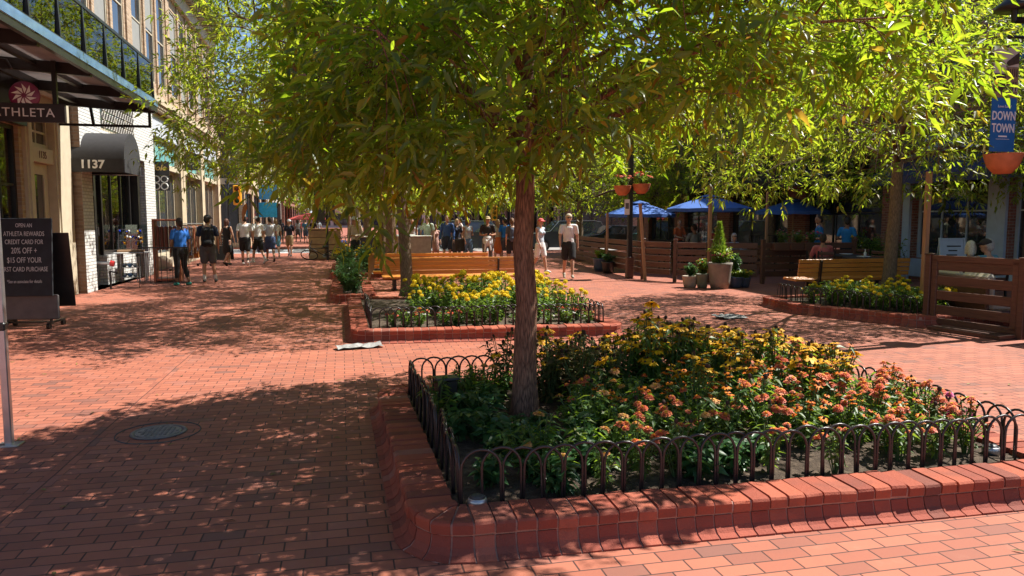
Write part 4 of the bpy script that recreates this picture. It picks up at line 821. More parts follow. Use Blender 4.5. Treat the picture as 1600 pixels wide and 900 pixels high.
# marigolds by the benches and beside the terrace gate
PR['pom'] = [plant('marigold_plant','bushy marigold covered in yellow pompom flowers in the bed before the benches','marigold',200+i,.50,.24,15,15,.08,.03,['pom','pom',None],bmax=9,mat='fl_leaf',group='yellow marigolds before the benches',loc=HOME) for i in range(2)]; USED['pom']=0
PR['low'] = [plant('bedding_plant','low pale bedding plant with small red and white flowers behind the hoops','bedding plant',220+i,.24,.18,14,12,.06,.024,['red','white','coral',None],mat='fl_leaf',group='low bedding plants before the benches',loc=HOME) for i in range(2)]; USED['low']=0
PR['dk'] = [plant('marigold_plant','dark leaved marigold bush with scattered yellow flowers beside the terrace gate','marigold',240+i,.40,.26,15,17,.085,.03,['pom',None,'pom',None,None],mat='fl_leaf',group='yellow marigolds beside the terrace gate',loc=HOME) for i in range(2)]; USED['dk']=0
rr = random.Random(8); fx0, fx1 = K2[0][0]+.45, K2[1][0]-.4; fy0 = K2[0][1]+.4
yb = [(0,'low'),(.33,'low'),(.72,'pom'),(1.1,'pom'),(1.5,'pom'),(1.95,'pom')]
for dy, key in yb:
    x = fx0
    while x < fx1:
        u = (x-fx0)/(fx1-fx0); ky = key; yv = fy0+dy+(K2[1][1]-K2[0][1])*u+rr.gauss(0,.05)
        if u < .13 and dy > .3: x += .3; continue
        if key == 'low' and .42 < u < .6: ky = 'pom'
        if key == 'low' and dy > .2 and rr.random() < .35: ky = 'pom'
        put(ky, x+rr.gauss(0,.04), yv, .15, rr.uniform(.85,1.15)*(.95 if dy < .9 else 1.12), rr); x += .3 if ky != 'low' else .24
rr = random.Random(9); e0, e1 = inset(K3,.5)[0], inset(K3,.5)[1]; d = e1-e0; nrmv = Vector((-d.y,d.x)).normalized()
for row in range(4):
    n = 9-(row>2)
    for i in range(n):
        p = e0+d*((i+.3*(row%2))/(n-1))*1.15+nrmv*row*.36+Vector((rr.gauss(0,.05),rr.gauss(0,.05)))
        if (p.x-rx_)**2+(p.y-ry_)**2 > .06: put('dk', p.x, p.y, .14, rr.uniform(.85,1.15), rr)
# dark shrubs left of the benches
PR['shrub'] = [plant('green_shrub','dark green leafy shrub in the narrow planter left of the benches','shrub',260+i,.6,.34,20,20,.09,.04,None,mat='dk_leaf',group='dark shrubs left of the benches',loc=HOME) for i in range(2)]; USED['shrub']=0
for k in range(9): put('shrub', .1+rr.uniform(-.05,.2), 15.0+k*.48, .14, rr.uniform(.85,1.2), rr)
PR['shrub2'] = [plant('green_shrub','yellow flowering green shrub at the foot of the pale trunks','shrub',270+i,.7,.34,18,20,.09,.04,['pom',None,None],mat='dk_leaf',group='shrubs under the pale trunks',loc=HOME) for i in range(2)]; USED['shrub2']=0
for k in range(14): put('shrub2', .1+(k%3)*.6+rr.uniform(-.1,.1), 21.1+(k//3)*.9, .14, rr.uniform(.9,1.2), rr)
# garden lights and box in the near bed
x, y = G(697,650,.15); q = thing('junction_box','black utility box standing inside the left hoops of the near bed','utility box',(x,y,.14),R(12)); m = MB(); m.bevbox((0,0,.14),(.15,.12,.3),0,.012); m.build('casing', MAT['black'], q); m = MB(); m.bevbox((0,0,.298),(.17,.14,.02),0,.006); m.build('lid', MAT['dkgrey'], q)
def uplight(label, px, py):
    x, y = G(px,py,.15); q = thing('garden_light', label, 'light', (x,y,.15)); m = MB(); m.lathe([(.05,0),(.052,.03),(.045,.045)],(0,0,0),16); m.build('housing', MAT['steel'], q, True); m = MB(); m.lathe([(.043,.045),(.03,.056),(0,.06)],(0,0,0),16); m.build('lens', MAT['dkgrey'], q, True)
uplight('round silver ground light behind the hoops at the near left corner', 746, 790); uplight('round pale ground light behind the hoops at the outer right corner', 1548, 708)
# ------------------------------------------------------------- benches
def bench(name, label, x0, x1, y, face, zb=.83, group='slatted park benches'):
    """back along y between x0 and x1; face=+1: the seat lies on the +y side of the back"""
    T = thing(name, label, 'bench', ((x0+x1)/2, y, 0), 0 if face > 0 else PI, group); L = (x1-x0); s = MB()
    for k in range(4): z = .50+k*.088; s.bevbox((0,-.04+.0-.012*k,z+.035),(L,.04,.078),0,.006)
    s.build('backrest', MAT['orange_wood'], T); s = MB()
    for k in range(4): s.bevbox((0,.06+k*.115,.43-.008*(3-k)*.5),(L,.105,.05),0,.007)
    s.build('seat', MAT['orange_wood'], T)
    for px in (-L*.32, L*.32):
        s = MB(); s.beam((px,-.03,.02),(px,.0,.42),.07,.06); s.beam((px,-.075,.36),(px,-.125,zb-.03),.075,.03,up=(1,0,0)); s.beam((px,-.1,.385),(px,.46,.385),.07,.05); s.bevbox((px,.1,.012),(.12,.42,.02),0,.004); s.beam((px,.32,.02),(px,.3,.37),.07,.05)
        f = s.build('support', MAT['black'], T); b = MB()
        for k in range(4): b.lathe([(.012,-.002),(.012,.006),(0,.008)],(0,0,0),8); n0 = len(b.v)-25
        bo = MB()
        for k in range(4): bo.ell((px,-.118-.011*k,.54+k*.088),(.011,.006,.011),8,5)
        bo.build('bolts', MAT['steel'], f)
    return T
bx0 = D(597,404,15.2)[0]; bench('park_bench', 'orange slatted bench seen from behind over the yellow marigolds', bx0, bx0+2.95, 15.35, 1)
bx1 = D(581,397,17.1)[0]; bench('park_bench', 'orange slatted bench facing us just beyond the other bench', bx1, bx1+2.75, 17.35, -1)
p, q = D(1250,405,14.5), D(1420,402,15.0); bench('park_bench', 'orange slatted bench beside the terrace gate with a tree trunk before it', p[0], q[0]+.1, p[1]+.1, 1, .84)

# ------------------------------------------------------------- timber fences, poles and lamp posts
def fence_panel(label, a, b, h=1.05, slats=5, group='timber terrace fence panels', post_a=True, post_b=True, name='fence_panel', framed=False, sw=.14):
    a, b = Vector(a), Vector(b); d = b-a; L = d.length; T = thing(name, label, 'fence', (a.x,a.y,0), math.atan2(d.y,d.x), group)
    for ok, x in ((post_a,.05),(post_b,L-.05)):
        if not ok: continue
        p = MB(); p.bevbox((x,0,(h+.03)/2),(.095,.095,h+.03),0,.008); po = p.build('post', MAT['fence_wood'], T); c = MB(); c.bevbox((x,0,h+.037),(.11,.11,.02),0,.006); c.build('post_cap', MAT['fence_wood'], po)
    s = MB(); z0 = .16; st = (h-z0-.02)/slats
    for k in range(slats): s.bevbox((L/2, 0, z0+st*(k+.5)), (L-.19-(.2 if framed else 0), .028, sw), 0, .005)
    s.build('slats', MAT['fence_wood'], T)
    if framed:
        f = MB()
        for x in (.15, L-.15): f.bevbox((x,-.0,h/2+.04),(.09,.05,h-.12),0,.006)
        f.bevbox((L/2,0,h-.02),(L-.2,.05,.09),0,.006); f.bevbox((L/2,0,.1),(L-.2,.05,.09),0,.006); f.build('frame', MAT['fence_wood'], T)
    return T
g0, g1 = G(1443,508), G(1600,531); d = Vector(g1)-Vector(g0); fence_panel('framed timber gate panel with five slats at the right edge of the view', g0, g1, 1.06, 4, None, True, True, 'gate_panel', True, .135)
g2 = Vector(g1)+d.normalized()*.16; fence_panel('timber terrace panel carrying on past the gate out of view', g2, g2+d.normalized()*1.8, 1.06, 5, 'timber terrace fence panels')
q = thing('threshold_board', 'flat timber ramp board lying below the gate panel', 'board', (0,0,0)); m = MB(); a, b = Vector(g0).lerp(Vector(g1),.25), Vector(g0).lerp(Vector(g1),.97); m.beam((a.x-.2,a.y,.03),(b.x-.2,b.y,.03),.34,.05); m.build('board', MAT['fence_wood'], q)
FP = [(946,423),(1002,436.5),(1051,440.5),(1108,442),(1188,443.5),(1262,442),(1335,441)]; FW = [G(*p) for p in FP]
FL = ['end panel of the terrace fence nearest the walking man','terrace panel directly right of the black lamp post','terrace panel left of the potted plants','terrace panel behind the large stone pot','terrace panel right of the potted plants','terrace panel under the row of window boxes']
for i in range(6): fence_panel('dark timber '+FL[i], FW[i], FW[i+1], 1.08, 5, 'timber terrace fence panels', True, i == 5)
FB = Vector(FW[0])+Vector((.6,6.5)); fence_panel('dark timber terrace panel running back toward the cars', FB, FW[0], 1.08, 5, 'timber terrace fence panels', True, False)
def pole(label, px, py, ytop, r=.035, tilt=(0,0)):
    x, y = G(px,py); Y = x*sT+y*cT; z = D(px,ytop,Y)[2]; T = thing('wooden_pole', label, 'pole', (x,y,0), 0, 'slender timber poles round the terrace'); m = MB(); m.beam((0,0,0),(tilt[0],tilt[1],z),r*1.7,r*1.7); m.build('shaft', MAT['pole_wood'], T); m = MB()
    for f in (.25,.55): m.bevbox((tilt[0]*f,tilt[1]*f,z*f),(r*1.9,r*1.9,.025),0,.004); 
    m.build('strap', MAT['steel'], T) if 0 else None
pole('slender pine pole standing right of the black lamp post', 1008, 438, 318, .04, (-.17,.02)); pole('slender pine pole in front of the large blue umbrella', 1107, 441, 290, .042); pole('tall slender pine pole beside the terrace gate', 1440, 502, 268, .04)
pole('slender grey pole at the fence end nearest the walking man', 948, 426, 332, .035); pole('slender pale pole right of the potted conifer', 1195, 436, 300, .03)
# flowers for hanging pots
MAT['p_hang'] = petal_mat('hanging_petal', (.62,.05,.03), (.78,.2,.1))
BL['hang'] = [bloom_double('p_hang',.05,s) for s in (11,12)]
def hanging_pot(label, loc, r=.22, flowers=True, group=None):
    T = thing('hanging_pot', label, 'flower pot', loc, 0, group); m = MB(); m.lathe([(0,-.26),(r*.45,-.255),(r*.8,-.16),(r*.98,-.03),(r,0),(r*1.03,.012),(r*.95,.012),(r*.9,-.03),(0,-.03)],(0,0,0),28); m.build('bowl', MAT['terracotta'], T, True)
    if flowers:
        p = plant('plants','', '', int(loc[0]*100)%97, .34, .27, 26, 6, .09, .035, ['hang','hang','hang',None]); 
        for ch in list(p.children): ch.parent = T
        bpy.data.objects.remove(p)
    return T
def lamp_post(label, x, y, h=4.2, arms=()):
    T = thing('lamp_post', label, 'lamp post', (x,y,0)); m = MB(); m.bevbox((0,0,h/2),(.13,.13,h),0,.015); m.build('column', MAT['black'], T); m = MB(); m.bevbox((0,0,.3),(.19,.19,.6),0,.02); m.build('plinth', MAT['fence_wood'], T)
    m = MB(); m.lathe([(0,h),(.1,h+.02),(.24,h+.1),(.26,h+.14),(.1,h+.3),(.02,h+.36)],(0,0,0),20); m.build('lantern_hood', MAT['black'], T, True); m = MB(); m.lathe([(0,h-.12),(.14,h-.08),(.18,h+.02),(.12,h+.06)],(0,0,0),18); m.build('lamp_globe', MAT['frost'], T, True)
    for (dx, dy, z) in arms: m = MB(); m.tube([(0,0,z),(dx,dy,z)],.022,8); m.ell((dx,dy,z),(.035,.035,.035),10,6); m.build('arm', MAT['black'], T)
    return T
lx, ly_ = G(983,434.5); lp = lamp_post('black lamp post with two orange flower pots at the terrace corner', lx, ly_, 4.3, [(.35,-.05,2.35),(-.4,-.05,2.35)])
hanging_pot('orange hanging pot of coral flowers right of the terrace lamp post', (lx+.25,ly_-.18,2.6), .25, True, 'flower pots on the terrace lamp post'); hanging_pot('orange hanging pot of coral flowers left of the terrace lamp post', (lx-.28,ly_-.12,2.55), .24, True, 'flower pots on the terrace lamp post')
q = thing('notice_plate', 'small white notice strapped to the black lamp post', 'sign', (lx-.12,ly_-.075,1.98)); m = MB(); m.bevbox((0,0,0),(.15,.012,.42),0,.004); m.build('plate', MAT['letter'], q); m = MB(); m.bevbox((0,-.008,.03),(.1,.004,.16),0,.001); m.build('printed_panel', MAT['grey'], q)
# lamp post with the banner at the right edge
LX = D(1603,400,10.2); lx, ly_ = LX[0]+.06, LX[1]; lp2 = lamp_post('black lamp post at the right edge carrying a downtown banner and a clay pot', lx, ly_, 5.6, [(-.55,0,4.05),(-.62,0,2.47)])
m = MB(); m.tube([(0,0,4.27),(-.5,0,4.27),(-.5,0,4.4)],.045,10); m.build('lamp_arm', MAT['black'], lp2); m = MB(); m.lathe([(.27,4.4),(.25,4.46),(.1,4.58),(.03,4.66)],(-.46,0,0),20); m.build('lamp_hood', MAT['black'], lp2, True)
bt, bb_ = D(1573,75,10.2), D(1571,237,10.2); bn = thing('street_banner', 'blue DOWNTOWN street banner with an old sepia street photo hung from the lamp post', 'banner', (bt[0],bt[1]-.01,0))
MAT['banner_blue'] = M('banner_blue', (.012,.13,.38), .6, var=.06); MAT['sepia_lt'] = M('sepia_light', (.55,.49,.40), .7, var=.08); MAT['sepia_md'] = M('sepia_mid', (.26,.17,.10), .7, var=.25, scale=20); MAT['sepia_dk'] = M('sepia_dark', (.06,.035,.02), .7, var=.3, scale=20)
zt, zb, zm = bt[2], bb_[2], D(1572,153,10.2)[2]; W_ = .40; m = MB(); m.bb(-W_/2,W_/2,-.006,.006,zb,zm); m.build('blue_field', MAT['banner_blue'], bn); m = MB(); m.bb(-W_/2,W_/2,-.006,.006,zm+.001,zt)
H_ = zt-zm; m.bb(-.0,W_/2,-.011,-.0065,zm+.2*H_,zm+.62*H_,1); m.add([(-.01,-.0112,zm+.62*H_),(W_/2,-.0112,zm+.70*H_),(W_/2,-.0112,zm+.93*H_),(-.0,-.0112,zm+.72*H_)],[(0,1,2,3)],2); m.bb(-W_/2,-.0,-.01,-.0065,zm+.12*H_,zm+.48*H_,2); m.bb(-W_/2,W_/2,-.009,-.0065,zm,zm+.13*H_,1)
for k in range(5): m.bb(.015+k*.036,.034+k*.036,-.0125,-.0112,zm+.42*H_,zm+.58*H_,2)
for k in range(4): m.bb(.01+k*.048,.03+k*.048,-.0125,-.0112,zm+.14*H_,zm+.32*H_,2)
m.build('sepia_print', [MAT['sepia_lt'],MAT['sepia_md'],MAT['sepia_dk']], bn)
put_text('DOWN', .165, MAT['letter'], bn, (0,-.0095,zb+.475), 0, ext=.002, sx=.7, bold=.003); put_text('TOWN', .165, MAT['letter'], bn, (0,-.0095,zb+.31), 0, ext=.002, sx=.7, bold=.003); put_text('Love Local', .05, MAT['letter'], bn, (0,-.0095,zb+.605), 0, ext=.002, shear=.2)
m = MB(); m.bb(-.07,.07,-.009,-.0065,zb+.195,zb+.215); m.build('small_print', MAT['letter'], bn); m = MB(); m.bb(-.11,.11,-.009,-.0065,zb+.165,zb+.17); m.build('small_print', MAT['letter'], bn)
hanging_pot('plain terracotta bowl hanging under the downtown banner', (D(1556,255,10.2)[0],ly_,D(1556,243,10.2)[2]), .235, False)
# grey pole at the left edge
x, y = G(15,696); q = thing('metal_pole', 'grey square metal pole on a bolted plate at the left edge', 'pole', (x,y,0)); m = MB(); m.bevbox((0,0,1.5),(.05,.05,3.0),0,.006); m.build('shaft', MAT['steel'], q); m = MB(); m.bevbox((0,0,.006),(.15,.13,.012),0,.004); pl_ = m.build('base_plate', MAT['steel'], q); m = MB(); m.bevbox((-.03,0,.86),(.12,.07,.06),0,.01); m.build('clamp', MAT['black'], q)
# manhole
x, y = G(248,676); q = thing('manhole_cover', 'round grey iron manhole cover set in the shaded brick paving', 'manhole cover', (x,y,0.004)); m = MB(); m.lathe([(.245,0),(.24,.006),(.21,.006),(.207,.002),(0,.002)],(0,0,0),40); m.build('rim', MAT['grey'], q, True); m = MB()
m.lathe([(.2,.001),(.195,.007),(0,.008)],(0,0,0),40)
for i in range(-4,5):
    for j in range(-4,5):
        if i*i+j*j < 17: m.bevbox((i*.04,j*.04,.009),(.022,.022,.006),.785,.002)
m.build('lid', M('worn_iron', (.20,.19,.19), .5, .4, var=.3, scale=12), q); m = MB(); m.tube([(.36*math.cos(2*PI*k/48),.36*math.sin(2*PI*k/48),-.002) for k in range(49)],.005,6,cap=False); m.build('joint_ring', MAT['asphalt'], q); q.scale = (.82,.82,1)
# newspapers on the paving
def paper(label, px, py, rz, w=.62, d=.36):
    x, y = G(px,py); q = thing('newspaper', label, 'newspaper', (x,y,.006), rz); m = MB(); rr = random.Random(px); n = 8; vs = [(w*(i/n-.5), dd, .002+abs(rr.gauss(0,.012))*(1+(i in (0,n)))+ (.02 if dd>0 else 0)) for i in range(n+1) for dd in (-d/2, 0, d/2)]
    m.add(vs, [(i*3+j,i*3+3+j,i*3+4+j,i*3+1+j) for i in range(n) for j in (0,1)]); m.add([(a,b,c+.006) for a,b,c in vs], [(i*3+j,i*3+3+j,i*3+4+j,i*3+1+j) for i in range(n) for j in (0,1)]); m.build('sheets', M('newsprint', (.26,.255,.25), .85, var=.35, scale=26), q)
paper('crumpled white newspaper lying in front of the marigold planter', 562, 544, R(12), .58, .2); paper('flat white paper lying on the paving before the right bench', 1140, 497, R(5), .5, .3)

# ------------------------------------------------------------- terrace furniture
def umbrella(label, px, py, Y, w=1.5, drop=.38, mat='blue_cloth', pole_to=0, nm=8):
    x, y, z = D(px,py,Y); T = thing('patio_umbrella', label, 'umbrella', (x,y,0), 0.2, 'umbrellas on the mall'); m = MB(); n = nm; vs = [(0,0,z)]
    for rg_, dz in ((.24,.07),(.62,.22),(1,drop)):
        for k in range(n*2): a = PI*k/n; q = 1 if k%2 == 0 else .955; vs.append((math.cos(a)*w*rg_*q, math.sin(a)*w*rg_*q, z-dz-(0 if k%2 == 0 else .015)))
    fs = [(0,1+k,1+(k+1)%(2*n)) for k in range(2*n)]
    for r_ in range(2): fs += [(1+r_*2*n+k,1+r_*2*n+(k+1)%(2*n),1+(r_+1)*2*n+(k+1)%(2*n),1+(r_+1)*2*n+k) for k in range(2*n)]
    m.add(vs, fs); vs2 = [(math.cos(PI*k/n)*w*(1 if k%2==0 else .955), math.sin(PI*k/n)*w*(1 if k%2==0 else .955), z-drop-dz2-(0 if k%2==0 else .015)) for dz2 in (0,.1) for k in range(2*n)]
    m.add(vs2, [(k,(k+1)%(2*n),2*n+(k+1)%(2*n),2*n+k) for k in range(2*n)]); m.build('canopy', MAT[mat], T); m = MB(); m.lathe([(w*.27,z-.045),(w*.26,z-.03),(.0,z+.06)],(0,0,0),16); m.build('vent', MAT[mat], T)
    m = MB(); m.tube([(0,0,0),(0,0,z+.05)],.024,8); m.build('pole', MAT['pole_wood'], T); m = MB(); m.lathe([(.28,.0),(.27,.07),(.06,.1),(.04,.3)],(0,0,0),16); m.build('base', MAT['dkgrey'], T); m = MB()
    for k in range(n): a = 2*PI*k/n; m.beam((0,0,z-.1),(math.cos(a)*w*.97,math.sin(a)*w*.97,z-drop-.01),.015,.02)
    m.build('ribs', MAT['fence_wood'], T); return T
umbrella('large blue umbrella behind the pine pole over the terrace', 1108, 306, 22.5, 1.28); umbrella('blue umbrella behind the black lamp post', 1000, 316, 24, 1.15); umbrella('blue umbrella half hidden by leaves further right on the terrace', 1240, 312, 24.5, 1.2)
umbrella('red umbrella far up the mall on the left', 482, 334, 72, 1.9, .5, 'red_cloth')
def chair_table():
    pass
def table(label, x, y, z=.75, r=.4, group='dark tables on the terrace'):
    T = thing('cafe_table', label, 'table', (x,y,0), 0, group); m = MB(); m.lathe([(0,z-.03),(r,z-.03),(r,z),(0,z)],(0,0,0),24); m.build('table_top', MAT['dkgrey'], T); m = MB(); m.tube([(0,0,.03),(0,0,z-.03)],.03,10); m.build('column', MAT['black'], T); m = MB(); m.lathe([(.24,0),(.22,.03),(.04,.05)],(0,0,0),16); m.build('foot', MAT['black'], T); return T
def chair(label, x, y, rz, group='dark chairs on the terrace', sh=.45):
    T = thing('cafe_chair', label, 'chair', (x,y,0), rz, group); m = MB(); m.bevbox((0,0,sh),(.42,.42,.03),0,.01); m.build('seat', MAT['fence_wood'], T); m = MB()
    for k in range(3): m.bevbox((0,-.2-.015*k,sh+.17+k*.11),(.4,.02,.07),0,.006)
    m.build('backrest', MAT['fence_wood'], T)
    for sx in (-1,1):
        m = MB(); m.beam((sx*.19,.18,0),(sx*.19,.18,sh),.03,.03); m.build('leg', MAT['black'], T); m = MB(); m.beam((sx*.19,-.24,0),(sx*.19,-.2,sh),.03,.03); m.beam((sx*.19,-.2,sh),(sx*.19,-.25,sh+.45),.03,.03); m.build('leg', MAT['black'], T)
    return T
def at(px, Y): return D(px, 400, Y)[:2]
rr = random.Random(3)
for px, Y, lab in ((1030,23,'by the terrace corner under the blue umbrella'),(1110,22.5,'under the large blue umbrella'),(1155,21.5,'behind the potted conifer'),(1235,22,'behind the window boxes'),(1318,18.5,'with white crockery right of the pink shirt'),(1345,17.2,'with a white bowl nearest the right bench')):
    x, y = at(px,Y); t = table('dark round table '+lab, x, y)
    for k, a in enumerate((.4,2.6)): chair('dark slatted chair %s the table %s' % ('drawn up to' if k else 'standing beside', lab), x+.62*math.cos(a), y+.62*math.sin(a), a+PI/2)
for px, Y, lab in ((1318,18.5,'white plate on the table right of the pink shirt'),(1345,17.2,'white oval dish on the table nearest the right bench'),(1155,21.5,'white plate behind the potted conifer')):
    x, y = at(px,Y); q = thing('plate', lab, 'plate', (x,y-.1,.751)); m = MB(); m.lathe([(0,.004),(.1,.004),(.16,.03),(.165,.03),(.1,0),(0,0)],(0,0,0),20); m.build('dish', MAT['white'], q, True)
x, y = at(1340,17.2); q = thing('bottle', 'small white bottle on the table nearest the right bench', 'bottle', (x+.2,y,.751)); m = MB(); m.lathe([(.03,0),(.032,.1),(.012,.14),(.012,.19),(0,.19)],(0,0,0),10); m.build('glass', MAT['white'], q, True)
# black railing of the raised terrace behind
def railing(label, a, b, z0, h=1.0):
    a, b = Vector((*a,z0)), Vector((*b,z0)); d = b-a; L = d.length; T = thing('railing', label, 'railing', a, math.atan2(d.y,d.x), 'black iron railings'); m = MB(); m.beam((0,0,h),(L,0,h),.04,.03); m.build('rail', MAT['black'], T); m = MB(); m.beam((0,0,.1),(L,0,.1),.03,.025); m.build('rail', MAT['black'], T); m = MB(); n = int(L/.12)
    for i in range(n+1): m.beam((L*i/n,0,0 if i%8==0 else .1),(L*i/n,0,h),.014,.014)
    m.build('bars', MAT['black'], T)
railing('black iron railing behind the orange shirted diner', at(1040,27), at(1100,26), .35); railing('black iron railing between the umbrellas', at(1170,26), at(1235,25), .1); 
# potted plants before the terrace
def pot(label, px, py, r, h, mat, kind, ph, mat2='fl_leaf', tone=None):
    x, y = G(px,py); T = thing('potted_plant', label, 'potted plant', (x,y,0), 0, 'pots along the terrace fence'); m = MB(); m.lathe([(r*.72,0),(r*.86,h*.3),(r*.98,h*.85),(r*1.04,h*.93),(r*1.04,h),(r*.92,h),(r*.9,h*.93),(0,h*.93)],(0,0,0),26); m.build('pot', mat, T, True)
    for kd, hh, sp, mt, bl in kind:
        p = plant('p','','',px+int(hh*100), hh, sp, 20, 20, .1 if kd!='conifer' else .09, .045 if kd!='conifer' else .012, bl, mat=mt, base=.05 if kd=='conifer' else .15)
        for ch in list(p.children): ch.parent = T; ch.location.z += h*.9; ch.name = {'stems':'stems','foliage':'foliage'}.get(ch.name.split('.')[0],'bloom')
        bpy.data.objects.remove(p)
    return T
MAT['pot_beige'] = M('beige_pot', (.42,.34,.27), .8, bump=.2); MAT['pot_green'] = M('green_grey_pot', (.17,.18,.13), .7, bump=.2); MAT['pot_stone'] = M('grey_stone_pot', (.24,.21,.18), .85, var=.2, bump=.4); MAT['pot_blue'] = M('blue_glazed_pot', (.06,.09,.15), .3)
BLF = ['white','pink',None]
pot('beige round pot at the left of the potted plants', 1078, 449, .19, .28, MAT['pot_beige'], [('b',.34,.18,'dk_leaf',None)], 1); pot('greenish pot between the beige pot and the large stone pot', 1097, 450, .15, .34, MAT['pot_green'], [('b',.4,.16,'fl_leaf',['orange',None])], 1)
pot('large stone pot with a pointed conifer and lime leaves', 1124, 451, .28, .62, MAT['pot_stone'], [('b',.5,.34,'lime_leaf',None),('b',.34,.3,'fl_leaf',BLF)], 1); pot('blue glazed pot spilling lime leaves right of the stone pot', 1149, 449.5, .19, .27, MAT['pot_blue'], [('b',.25,.24,'lime_leaf',None),('b',.6,.1,'dk_leaf',None)], 1)
pot('dark blue pot last on the right of the potted plants', 1162, 449, .16, .24, MAT['pot_blue'], [('b',.22,.2,'lime_leaf',['pom',None,None])], 1); pot('dark blue pot at the fence end nearest the walking man', 938, 424, .24, .42, MAT['pot_blue'], [('b',.35,.3,'lime_leaf',None)], 1)
pot('black pot beside the fence end near the walking man', 950, 427, .2, .36, MAT['black'], [('b',.3,.22,'dk_leaf',None)], 1)
x, y = G(1122,451); m = MB(); cf = thing('conifer', 'pointed green conifer growing in the large stone pot', 'conifer', (x,y,.55)); rg = np.random.default_rng(3); n = 2600; u = rg.random(n); az = rg.uniform(0,2*PI,n); rad = .15*np.minimum(1,(1.02-u)*1.6)*np.sqrt(rg.random(n)); P = np.stack([rad*np.cos(az),rad*np.sin(az),u*1.0],1); Dv = np.stack([np.cos(az)*.6,np.sin(az)*.6,rg.uniform(.4,1.2,n)],1)
me = leaf_mesh('foliage', P, Dv, nrm(rg.normal(0,1,(n,3))), rg.uniform(.05,.1,n), np.full(n,.014), MAT['fl_leaf'], .02, .1, 2); o = bpy.data.objects.new('foliage', me); COL.objects.link(o); o.parent = cf; m.tube([(0,0,0),(0,0,.9)],[.02,.006],6); m.build('trunk', MAT['bark'], cf)
# window boxes on the fence, right part
for i, (px, lab) in enumerate(((1215,'first'),(1240,'second'),(1262,'third'))):
    x, y = G(px,443); T = thing('window_box', 'wooden window box of mixed flowers, %s from the left on the fence top' % lab, 'flower box', (x,y-.12,.95), R(-6), 'window boxes on the terrace fence'); m = MB(); m.bevbox((0,0,0),(.46,.2,.2),0,.01); m.build('box', MAT['fence_wood'], T); p = plant('p','','',300+i,.34,.24,16,14,.08,.035,['white','pink',None],mat='fl_leaf')
    for ch in list(p.children): ch.parent = T; ch.location.z += .08
    bpy.data.objects.remove(p)
# shrubs and magenta bed by the far fence end
for k, (px, py) in enumerate(((928,411),(935,412),(944,413),(953,414))):
    x, y = G(px,py); plant('flowering_shrub','low shrub with magenta flowers behind the walking man','shrub',400+k,.5,.4,18,14,.09,.04,['pink','pink',None],mat='dk_leaf',group='magenta shrubs behind the walking man',loc=(x,y,0))
for k, (px, Y, s) in enumerate(((1345,20.5,1.2),(1365,20,1.1),(1385,19.5,1.2))):
    x, y = at(px,Y); T = plant('leafy_shrub','tall leafy shrub in the shade behind the right bench','shrub',410+k,1.15*s,.5,22,26,.13,.055,['pom',None,None,None,None] if k == 0 else None,mat='fl_leaf',group='leafy shrubs behind the right bench',loc=(x,y,.0))
# pale outdoor sofa behind the gate panel
x, y = D(1530,460,11.6)[:2]; q = thing('outdoor_sofa', 'low outdoor seat with pale cushions behind the gate panel', 'sofa', (x,y,0), R(78)); m = MB(); m.bevbox((0,0,.2),(1.5,.7,.12),0,.02); m.bevbox((0,.36,.5),(1.5,.06,.5),0,.02); m.build('frame', MAT['fence_wood'], q)
for k in (-.37,.37):
    m = MB(); m.bevbox((k,-.03,.33),(.72,.66,.14),0,.04); m.build('cushion', M('pale_cushion', (.52,.44,.33), .85), q); m = MB(); m.bevbox((k,.27,.6),(.7,.12,.42),0,.05); m.build('back_cushion', MAT['cream'], q)

# ------------------------------------------------------------- left side: signs, stands, racks
def a_board(label, x, y, rz, w, h, lines, mat='board', frame='fence_wood', fs=.08, legs=True, sx=.75):
    T = thing('sandwich_board', label, 'sign', (x,y,0), rz); m = MB(); m.bevbox((0,0,0),(w,.02,h),0,.004); b = m.build('panel', MAT[mat], T); b.location = (0,-.12,h/2+.1); b.rotation_euler = (R(-9),0,0); m = MB()
    for s in (-1,1): m.beam((s*(w/2+.02),-.22,0),(s*(w/2+.02),-.03,h+.12),.035,.03)
    m.beam((-w/2,-.045,h+.1),(w/2,-.045,h+.1),.03,.03); m.build('frame', MAT[frame], T); m = MB(); m.bevbox((0,0,0),(w,.02,h),0,.004); b2 = m.build('back_panel', MAT[mat], T); b2.location = (0,.1,h/2+.1); b2.rotation_euler = (R(9),0,0)
    if not lines:
        q = MB(); rr = random.Random(int(w*1000+h*77))
        for i in range(5): q.bevbox((rr.uniform(-.03,.03),-.0135,h*.38-i*h*.075),(w*rr.uniform(.35,.7),.003,h*.022),0,.001)
        q.build('chalk_lines', MAT['board'] if mat == 'bluewhite' else MAT['chalk'], b)
    for txt, z, s in lines: put_text(txt, s, MAT['chalk'], b, (0,-.0135,z), 0, 0, ext=.0015, sx=sx)
    return T
x, y = G(48,512); T = thing('chalkboard_sign', 'wheeled chalkboard advertising a credit card offer in front of the clothing store', 'sign', (x,y,0), R(-4)); m = MB(); m.bevbox((0,0,0),(.76,.03,1.16),0,.006); b = m.build('chalkboard', MAT['board'], T); b.location = (0,-.05,1.06); b.rotation_euler = (R(-5),0,0)
for txt, z, s in (('OPEN AN',.47,.085),('ATHLETA REWARDS',.345,.098),('CREDIT CARD FOR',.225,.098),('20% OFF +',.095,.125),('$15 OFF YOUR',-.045,.115),('FIRST CARD PURCHASE',-.18,.098),('*See an associate for details',-.36,.068)): put_text(txt, s, MAT['chalk'], b, (.0,-.019,z), 0, 0, ext=.0012, sx=.62)
m = MB(); m.bevbox((.03,-.02,.31),(.78,.05,.36),0,.01); m.bevbox((.03,-.05,.49),(.78,.02,.02),0,.004); m.build('lower_panel', MAT['grey'], T); m = MB()
